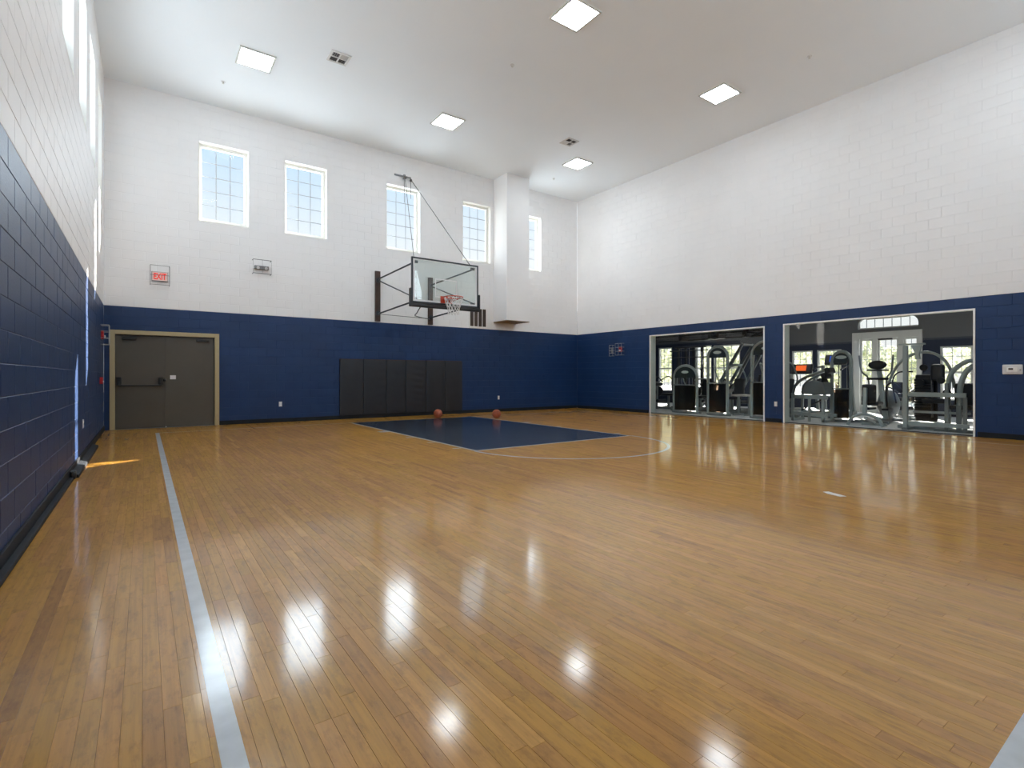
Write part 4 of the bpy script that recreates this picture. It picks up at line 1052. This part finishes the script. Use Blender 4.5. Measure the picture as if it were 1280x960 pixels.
for p in ((-0.5, 0.95), (0.25, 2.12), (0.62, 2.07), (-0.1, 1.5), (0.45, 0.05)): mb.bar((p[0], -0.3, p[1]), (p[0], 0.3, p[1]), 0.06, 0.06)
mb.build('diagonal_frame', M['gymtube2'], ifm)
MB().cbox((-0.3, 0, 0.75), (0.5, 0.4, 0.09), 0, Matrix.Rotation(math.radians(-35), 3, 'Y')).build('sled_pad', M['upholstery'], ifm, bevel=0.02)

pp = empty('ceiling_rig', (15.2, 10.2, GZ), RZM); tag(pp, 'black steel pipe rig hanging under the ceiling of the gym', 'pipe rig')
mb = MB()
for z, yy in ((-0.86, 0.0), (-1.0, 0.35)): mb.bar((-2.2, yy, z), (2.0, yy, z), 0.05, 0.05)
mb.build('cross_pipe', M['black'], pp)
for u in (-1.0, 0.15, 0.42, 1.35):
    MB().bar((u, 0.17, -0.001), (u, 0.17, -0.83), 0.10, 0.10).box(u - 0.06, u + 0.06, -0.05, 0.4, -1.03, -0.83).build('hanger', M['black'], pp)
MB().bar((1.35, 0.0, -0.88), (1.9, 0.35, -0.98), 0.05, 0.05).bar((1.35, 0.35, -1.0), (2.0, 0.0, -0.9), 0.05, 0.05).build('cross_brace', M['black'], pp)

# left of the nearer opening: stepper with slanting side panel
st = empty('stair_machine', (13.45, 6.12, 0.001), RZM); tag(st, 'grey stepping machine with slanting side panel at the left of the nearer glass', 'exercise machine')
MB().bar((-0.42, 0, 0.63), (0.40, 0, 0.63), 0.06, 0.10).bar((-0.42, 0, 0.02), (-0.42, 0, 0.72), 0.05, 0.06).bar((-0.02, 0, 0.02), (-0.02, 0, 0.62), 0.05, 0.05).bar((0.30, 0, 0.02), (0.30, 0, 0.62), 0.06, 0.06).bar((-0.42, 0, 0.22), (0.40, 0, 0.17), 0.05, 0.08).bar((-0.42, 0.5, 0.22), (0.40, 0.5, 0.17), 0.05, 0.08).bar((-0.42, 0.5, 0.02), (-0.42, 0.5, 0.75), 0.05, 0.06).bar((0.3, 0.5, 0.02), (0.3, 0.5, 0.75), 0.05, 0.06).bar((-0.42, -0.03, 0.05), (-0.42, 0.55, 0.05), 0.06, 0.06).bar((0.3, -0.03, 0.05), (0.3, 0.55, 0.05), 0.06, 0.06).build('base_frame', M['gymtube'], st)
MB().prism([(-0.22, 0.69), (0.34, 0.69), (0.30, 0.98), (0.05, 1.06), (-0.16, 0.98)], 1, 0.04, 0.46).build('side_panel', M['gympanel'], st, bevel=0.03)
MB().tube(smooth_path([(-0.42, 0.03, 0.72), (-0.36, 0.03, 0.92), (-0.15, 0.03, 1.1), (0.3, 0.03, 1.28)], 6), 0.035, 10).tube(smooth_path([(-0.42, 0.47, 0.72), (-0.36, 0.47, 0.92), (-0.15, 0.47, 1.1), (0.3, 0.47, 1.28)], 6), 0.03, 10).build('hand_rail', M['gymtube2'], st, smooth=True)
for k in range(3): MB().cbox((0.18 + 0.08 * k, 0.25, 1.02 + 0.13 * k), (0.12, 0.36, 0.14), 0, Matrix.Rotation(math.radians(-20), 3, 'Y')).build('step_pedal', M['upholstery'], st, bevel=0.03)
MB().bar((-0.3, 0.2, 0.28), (0.25, 0.2, 0.60), 0.03, 0.03).build('drive_link', M['black'], st)

def treadmill(x, y, screen, label, h=1.38):
    r = empty('treadmill', (x, y, 0.001), RZM); tag(r, label, 'treadmill')
    MB().box(-0.40, 0.40, -0.9, 0.75, 0.0, 0.16).build('deck', M['gympanel'], r, bevel=0.03)
    MB().box(-0.27, 0.27, -0.92, 0.6, 0.162, 0.175).build('running_belt', M['upholstery'], r)
    mb = MB()
    for s in (-1, 1): mb.bar((s * 0.38, 0.55, 0.14), (s * 0.36, 0.35, h - 0.15), 0.07, 0.09)
    mb.build('upright', M['gymtube2'], r)
    mb = MB()
    for s in (-1, 1): mb.tube(smooth_path([(s * 0.36, 0.4, h - 0.2), (s * 0.36, 0.0, h - 0.22), (s * 0.36, -0.25, h - 0.30)], 4), 0.025, 8)
    mb.build('hand_rail', M['black'], r, smooth=True)
    cs = MB().cbox((0, 0.35, h), (0.62, 0.10, 0.32), 0, Matrix.Rotation(math.radians(-20), 3, 'X')).build('console', M['blackplastic'], r, bevel=0.04)
    MB().cbox((0, 0.29, h + 0.03), (0.30, 0.012, 0.17), 0, Matrix.Rotation(math.radians(-20), 3, 'X')).build('screen', screen, cs)
    return r
treadmill(16.0, 7.68, M['orange'], 'treadmill with an orange lit console at the left of the nearer glass', 1.36)
treadmill(16.0, 6.72, M['bluescreen'], 'treadmill with a blue lit screen beside the slim arched machine', 1.62)

# pad stool on an arched base in front of the elliptical
sp_ = empty('arched_stool', (13.3, 4.86, 0.001), RZM); tag(sp_, 'padded exercise seat on a low arched tube base right behind the nearer glass', 'exercise seat')
MB().tube(smooth_path([(-0.36, 0, 0.02), (-0.30, 0, 0.16), (-0.12, 0, 0.27), (0.08, 0, 0.27), (0.26, 0, 0.18), (0.34, 0, 0.02)], 6), 0.032, 10).build('base_arch', M['gymtube'], sp_, smooth=True)
MB().bar((-0.02, 0, 0.27), (-0.02, 0.05, 0.88), 0.07, 0.07).bar((0, 0.0, 0.2), (0, 0.5, 0.06), 0.06, 0.06).box(-0.25, 0.25, 0.45, 0.51, 0, 0.06).build('post', M['gymtube'], sp_)
MB().cbox((0.02, 0.12, 0.75), (0.30, 0.10, 0.42)).build('back_pad', M['upholstery'], sp_, bevel=0.05)
MB().cbox((0.02, 0.32, 0.52), (0.34, 0.36, 0.09)).build('seat', M['upholstery'], sp_, bevel=0.035)

et = empty('elliptical_trainer', (14.7, 5.10, 0.001), RZM); tag(et, 'elliptical trainer with black oval console in front of the french door', 'exercise machine')
MB().bar((0.16, 0, 0.1), (0.02, 0, 1.32), 0.10, 0.08).build('mast', M['gymtube'], et, bevel=0.01)
MB().ell((0.0, -0.05, 1.42), (0.20, 0.06, 0.11), 18, 10).build('console', M['blackplastic'], et, smooth=True)
MB().cyl((-0.22, -0.06, 1.29), (0.24, -0.06, 1.29), 0.02, 8).cyl((-0.22, -0.06, 1.08), (0.24, -0.06, 1.08), 0.03, 8).build('cross_handle', M['black'], et, smooth=True)
for s in (-1, 1):
    MB().tube(smooth_path([(s * 0.36, -0.15, 1.66), (s * 0.32, -0.12, 1.28), (s * 0.20, -0.05, 1.10), (s * 0.20, 0.0, 0.75), (s * 0.2, 0.0, 0.4)], 5), 0.02, 8).build('moving_arm', M['gymtube2'], et, smooth=True)
    MB().cbox((s * 0.2, 0.05, 0.34), (0.14, 0.45, 0.05)).build('foot_plate', M['black'], et, bevel=0.01)
MB().ell((0.1, 0.35, 0.45), (0.22, 0.38, 0.36), 16, 10).build('flywheel_cover', M['gympanel'], et, smooth=True)
MB().bar((0, -0.4, 0.05), (0, 0.8, 0.05), 0.10, 0.08).bar((-0.35, -0.4, 0.04), (0.35, -0.4, 0.04), 0.07, 0.07).bar((-0.35, 0.8, 0.04), (0.35, 0.8, 0.04), 0.07, 0.07).build('base_frame', M['gymtube2'], et)

# multi-station with tall post and wide arch
mg = empty('multi_station', (13.28, 3.55, 0.001), RZM); tag(mg, 'multi station gym with tall pale post, wide arch and long side rails', 'weight machine')
PXm = -0.55
MB().bar((PXm, 0, 0.002), (PXm, 0, 1.80), 0.085, 0.085).build('post', M['gymtube'], mg, bevel=0.012)
MB().box(PXm - 0.12, PXm + 0.34, -0.05, 0.05, 1.805, 1.84).prism([(PXm + 0.10, 1.80), (PXm + 0.30, 1.80), (PXm + 0.24, 1.62), (PXm + 0.26, 1.50), (PXm + 0.18, 1.50), (PXm + 0.17, 1.62)], 1, -0.035, 0.035).build('top_bar', M['gymtube'], mg, bevel=0.006)
ya = 0.62
MB().tube(smooth_path([(-1.08, ya, 0.92), (-0.98, ya, 1.22), (-0.80, ya, 1.50), (-0.50, ya, 1.66), (-0.20, ya, 1.62), (0.02, ya, 1.36), (0.12, ya, 0.90)], 6), 0.03, 10).build('arch_frame', M['gymtube'], mg, smooth=True)
for k in range(14): MB().box(-0.55, -0.25, ya - 0.12, ya + 0.06, 0.25 + 0.06 * k, 0.304 + 0.06 * k).build('weight_plate', M['stack'], mg)
MB().box(-0.60, -0.20, ya + 0.10, ya + 0.16, 0.15, 1.18).build('stack_cover', M['upholstery'], mg, bevel=0.03)
MB().cbox((-0.14, ya - 0.1, 1.22), (0.24, 0.12, 0.36)).build('back_pad', M['upholstery'], mg, bevel=0.05)
MB().cbox((-0.12, ya - 0.28, 0.62), (0.40, 0.40, 0.10)).build('seat', M['upholstery'], mg, bevel=0.04)
for q, (u, z) in enumerate(((-0.35, 1.33), (-0.05, 1.05), (-0.40, 1.0), (0.05, 0.8))):
    MB().cyl((u, ya - 0.25, z), (u, ya - 0.20, z), 0.07, 14).build('pulley', M['stack'], mg, smooth=True)
MB().tube(smooth_path([(-0.75, 0.1, 0.55), (-0.82, 0.1, 1.0), (-0.72, 0.1, 1.22), (-0.45, 0.1, 1.24)], 5), 0.016, 8).tube(smooth_path([(-1.0, 0.35, 0.45), (-1.02, 0.35, 0.9), (-0.85, 0.35, 1.0), (-0.7, 0.35, 0.85)], 5), 0.02, 8).build('curved_handle', M['black'], mg, smooth=True)
mb = MB()
mb.bar((PXm + 0.043, 0, 0.76), (0.45, 0, 0.76), 0.06, 0.09).bar((PXm + 0.043, 0.3, 0.38), (0.45, 0.3, 0.38), 0.04, 0.05).bar((PXm + 0.043, 0, 0.14), (0.5, 0, 0.14), 0.06, 0.08)
mb.build('side_rail', M['gymtube'], mg)
for u in (0.13, 0.42): MB().bar((u, 0.06, 0.04), (u, 0.06, 1.0 if u < 0.3 else 0.72), 0.06, 0.06).build('leg', M['gymtube2'], mg)
MB().box(PXm - 0.25, 0.6, ya - 0.3, ya + 0.3, 0.0, 0.06).box(PXm - 0.06, PXm + 0.06, -0.05, ya - 0.3, 0.0, 0.05).build('base_frame', M['gymtube2'], mg)

da = (0.39, 0.47)
def dsh(p): return (p[0] + da[0], p[1] + da[1], p[2])
MB().tube(smooth_path([dsh(p) for p in [(-0.34, 0, 0.55), (-0.33, 0, 1.05), (-0.22, 0, 1.30), (-0.02, 0, 1.45), (0.12, 0, 1.42), (0.16, 0, 1.2), (0.14, 0, 0.75)]], 6), 0.045, 10).build('bent_tube', M['gymtube'], mg, smooth=True)
MB().tube(smooth_path([dsh(p) for p in [(-0.10, -0.25, 0.55), (-0.08, -0.25, 0.95), (0.02, -0.25, 1.25), (0.16, -0.2, 1.38)]], 6), 0.05, 10).build('bent_tube', M['gymtube'], mg, smooth=True)
MB().bar(dsh((-0.34, 0, 0.03)), dsh((-0.34, 0, 0.6)), 0.08, 0.08).bar(dsh((0.14, 0, 0.03)), dsh((0.14, 0, 0.8)), 0.08, 0.08).bar(dsh((-0.10, -0.25, 0.03)), dsh((-0.10, -0.25, 0.6)), 0.08, 0.08).box(da[0] - 0.5, da[0] + 0.3, da[1] - 0.32, da[1] + 0.2, 0, 0.05).build('arm_frame', M['gymtube2'], mg)
MB().cbox(dsh((-0.08, 0.1, 0.75)), (0.36, 0.12, 0.5)).build('back_pad', M['upholstery'], mg, bevel=0.04)
MB().cbox(dsh((-0.08, -0.1, 0.5)), (0.36, 0.36, 0.09)).build('seat', M['upholstery'], mg, bevel=0.03)
